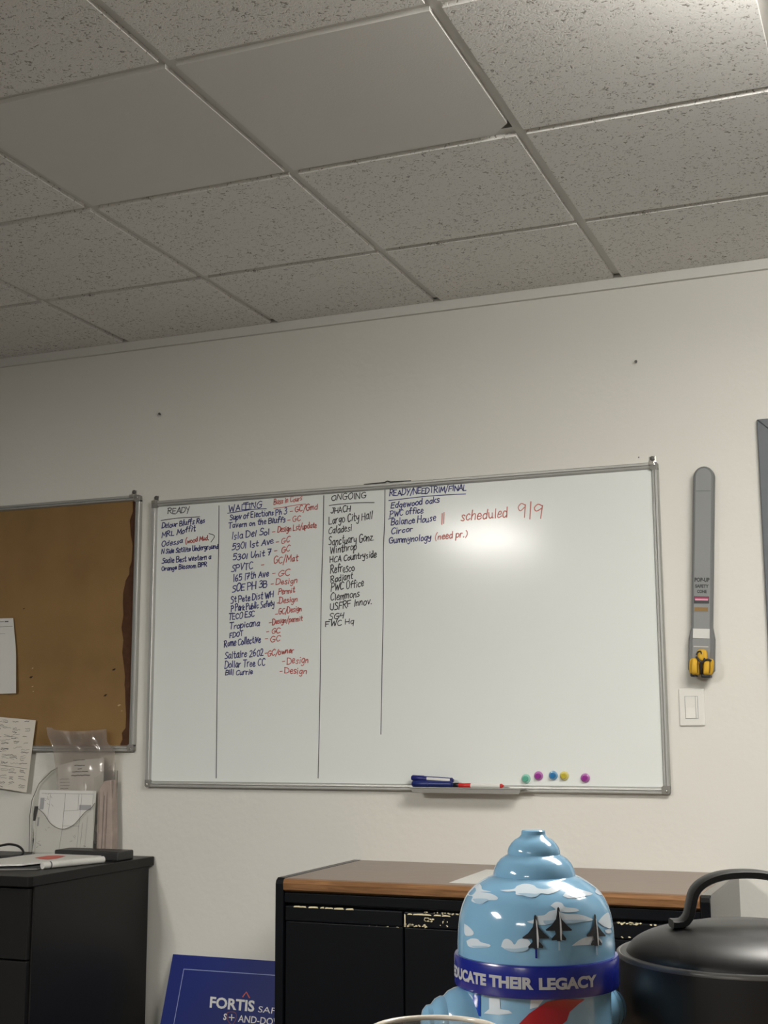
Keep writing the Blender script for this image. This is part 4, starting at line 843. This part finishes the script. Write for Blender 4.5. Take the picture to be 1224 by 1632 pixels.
clouds = [
 [(290, 200), (400, 190), (430, 165), (490, 148), (560, 158), (600, 185), (680, 188), (740, 155), (800, 148), (865, 168), (800, 185), (740, 215), (680, 232), (620, 225), (590, 252), (540, 260), (480, 245), (420, 235), (415, 208), (350, 212)],
 [(800, 245), (830, 210), (880, 185), (930, 192), (980, 205), (1040, 228), (980, 250), (900, 262), (840, 262)],
 [(40, 200), (70, 160), (110, 140), (140, 165), (150, 195), (220, 212), (130, 215), (210, 225), (270, 255), (262, 278), (190, 282), (150, 310), (100, 305), (60, 285), (70, 250), (30, 240)],
 [(700, 325), (740, 295), (790, 303), (820, 335), (900, 345), (930, 365), (860, 378), (800, 375), (770, 372), (830, 392), (930, 395), (1000, 415), (1045, 440), (960, 455), (860, 470), (740, 465), (660, 480), (600, 478), (510, 455), (560, 440), (580, 410), (650, 400), (690, 370), (740, 355)],
 [(300, 655), (318, 605), (350, 592), (385, 610), (410, 640), (440, 600), (490, 590), (520, 600), (540, 640), (500, 690), (420, 702), (360, 690)],
 [(20, 610), (60, 590), (110, 595), (140, 620), (210, 640), (200, 660), (120, 668), (40, 655)],
 [(870, 650), (930, 605), (985, 580), (1060, 570), (1110, 600), (1110, 630), (1020, 640), (930, 645)],
 [(1085, 455), (1120, 410), (1165, 380), (1185, 430), (1190, 505), (1130, 490)], [(1060, 215), (1075, 185), (1105, 195), (1130, 235), (1090, 235)]]
clouds += [[(2, 470), (40, 495), (78, 540), (62, 566), (8, 560)], [(1140, 520), (1185, 515), (1190, 545), (1150, 545)]]
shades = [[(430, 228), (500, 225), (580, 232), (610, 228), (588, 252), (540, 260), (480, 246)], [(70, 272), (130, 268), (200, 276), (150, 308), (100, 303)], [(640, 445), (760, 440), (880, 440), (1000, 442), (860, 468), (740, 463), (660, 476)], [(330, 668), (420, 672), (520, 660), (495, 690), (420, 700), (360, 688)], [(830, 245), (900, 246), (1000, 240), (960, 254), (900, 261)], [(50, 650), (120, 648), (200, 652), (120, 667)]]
decal('cloud_print', [cv(B2(c)) for c in clouds], M_cloud, lid, 'lid', .0003)
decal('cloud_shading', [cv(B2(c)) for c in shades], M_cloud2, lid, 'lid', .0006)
def jet(x0, y0, x1, y1):          # nose, tail in crop units
    return lambda L: B2([(x0+(x1-x0)*v+u, y0+(y1-y0)*v) for u, v in L])
jets = [((575, 398), (578, 755), 1.0), ((760, 335), (772, 690), .98), ((1052, 392), (1072, 700), .72)]
for (x0, y0), (x1, y1), s in jets:
    y1 = y0+275 if s > .9 else y0+258
    x1 = x0+(8 if s > .9 else 16)
    J = jet(x0, y0, x1, y1)
    full = [(0, 0), (10*s, .05), (14*s, .22), (24*s, .36), (70*s, .55), (106*s, .66), (104*s, .70), (30*s, .70), (26*s, .78), (58*s, .92), (54*s, .985), (22*s, .97), (14*s, 1.0), (-14*s, 1.0), (-22*s, .97), (-60*s, .985), (-62*s, .93), (-28*s, .80), (-30*s, .70), (-104*s, .70), (-106*s, .66), (-60*s, .54), (-22*s, .36), (-13*s, .22), (-9*s, .05)]
    decal('jet_print', [J(full)], M_jet, lid, 'lid', .0009, 6)
    decal('jet_highlight', [J([(4*s, .12), (12*s, .2), (20*s, .45), (24*s, .7), (20*s, .98), (10*s, .98), (8*s, .7), (8*s, .4)])], M_jetl, lid, 'lid', .0012, 6)
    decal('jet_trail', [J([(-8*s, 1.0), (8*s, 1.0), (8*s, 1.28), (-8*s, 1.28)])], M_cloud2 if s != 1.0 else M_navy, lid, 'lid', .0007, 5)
B3 = lambda L: [(720+x*.22876, 1480+y*.22876) for x, y in L]
decal('red_stripe', [B3([(470, 662), (540, 590), (660, 508), (760, 490), (925, 492), (880, 525), (820, 580), (800, 640), (740, 690), (460, 690)])], M_bred, body, 'body', .0004)
decal('blue_stripe', [B3([(150, 455), (202, 460), (205, 610), (146, 606)])], M_bblue, body, 'body', .0004)
decal('cloud_print', [B3([(262, 480), (335, 486), (340, 560), (400, 570), (425, 590), (330, 600), (225, 590), (262, 560)]), B3([(550, 495), (640, 495), (600, 545), (545, 560)]), cv(B3([(70, 450), (130, 455), (165, 520), (120, 515), (80, 500)]))], M_cloud, body, 'body', .0003)
# band lettering, bent round the band
zb0 = bz(1551); zt0 = bz(1534); rb = 129.5*K+.0004
for word, a0, a1 in (('EDUCATE', -80, -35.5), ('THEIR', -33, -2), ('LEGACY', 1.5, 43.6)):
    vs, fs, asp = font_polys(word, .05, 4)
    pts = []
    for x, y in vs:
        a = vd+math.radians(a0+(a1-a0)*x); z = zb0+(zt0-zb0)*y
        pts.append(Vector((BX+rb*math.cos(a), BY+rb*math.sin(a), z)))
    MB().add(pts, fs).build('band_lettering', M_letter, band)

# black canister with a domed lid and an arched handle
CY = 1.075
cc = at(1191, 1519, CY); CX = cc.x; dep2 = (Vector((CX, CY, cc.z))-CAMP).dot(FWD); K2 = dep2/FPX
cs = thing('black_canister', 'large matte black canister with a domed lid and arched handle, right of the blue bottle', 'canister', (CX, CY, DZ))
zr = cc.z
R_ = 205*K2
MB().lathe([(R_-.010, DZ), (R_-.004, DZ+.004), (R_-.001, zr-.03), (R_, zr-.010), (R_, zr-.001), (R_-.0015, zr), (R_-.006, zr)], (CX, CY, 0), (0, 0, 1), 96).build('body', M_can, cs, smooth=40)
MB().lathe([(R_-.0055, zr-.0015), (R_-.0012, zr+.0006), (R_+.0002, zr-.0004), (R_+.0002, zr-.0030)], (CX, CY, 0), (0, 0, 1), 96, caps=False).build('rim', M_canrim, cs, smooth=60)
hd = .0235
dp = [(R_-.0065, zr-.004)]+[((R_-.007)*math.cos(a)**.72, zr-.002+hd*math.sin(a)) for a in [math.pi/2*i/16 for i in range(0, 14)]]
dp = dp[:-1]+[(R_*.40, zr-.002+hd*.998), (R_*.2, zr-.002+hd), (.001, zr-.002+hd)]
lidc = MB().lathe(dp, (CX, CY, 0), (0, 0, 1), 96).build('domed_lid', M_can, cs, smooth=50)
ht_ = zr-.0022+hd
hx = RGT.copy(); hx.z = 0; hx.normalize()
arc = [(-1.30, .0008), (-1.12, .0012), (-1.0, .006), (-.95, .014)]+[(-.93*math.cos(a)**.9 if math.cos(a) > 0 else .93*abs(math.cos(a))**.9, .014+.0235*math.sin(a)**.8) for a in [math.pi*i/18 for i in range(1, 18)]]+[(.95, .014), (1.0, .006), (1.12, .0012), (1.30, .0008)]
hw = 92*K2
zz0 = bz
pts = [Vector((CX, CY, ht_))+hx*(u*hw)+Vector((0, 0, h*1.0)) for u, h in arc]
def flatbar(pts, wd_, th_):        # strap handle: wide across the view, thin in the arc plane
    m = MB(); nrm = hx.cross(Vector((0, 0, 1))); vs = []; n = len(pts)
    for i, p in enumerate(pts):
        t = (pts[min(i+1, n-1)]-pts[max(i-1, 0)]).normalized(); b = nrm.cross(t).normalized()
        for a, c in ((-.5, -.32), (-.32, -.5), (.32, -.5), (.5, -.32), (.5, .32), (.32, .5), (-.32, .5), (-.5, .32)): vs.append(p+nrm*(a*wd_)+b*(c*th_))
    fs = [(i*8+k, i*8+(k+1) % 8, (i+1)*8+(k+1) % 8, (i+1)*8+k) for i in range(n-1) for k in range(8)]+[tuple(range(7, -1, -1)), tuple((n-1)*8+k for k in range(8))]
    return m.add(vs, fs)
flatbar([Vector(p) for p in smooth_curve([tuple(p) for p in pts], 2)], .020, .0062).build('handle', M_can, lidc, smooth=50)

# clear plastic cup in the foreground
uY = .74
uc = at(694, 1644, uY); K3 = (uc-CAMP).dot(FWD)/FPX; r0 = 106*K3
cu = thing('clear_cup', 'clear plastic cup with a shiny rim, in front of the blue bottle', 'cup', (uc.x, uY, DZ))
MB().lathe([(r0*.72, DZ), (r0*.74, DZ+.003), (r0*.97, uc.z-.004), (r0*.98, uc.z), (r0*.95, uc.z), (r0*.93, uc.z-.005), (r0*.71, DZ+.005), (.001, DZ+.005)], (uc.x, uY, 0), (0, 0, 1), 64).build('cup_wall', M_glass, cu, smooth=50)
MB().tube([Vector((uc.x+r0*.985*math.cos(a), uY+r0*.985*math.sin(a), uc.z)) for a in [2*math.pi*i/72 for i in range(73)]], .0015, 10).build('cup_rim', M_cuprim, cu, smooth=60)
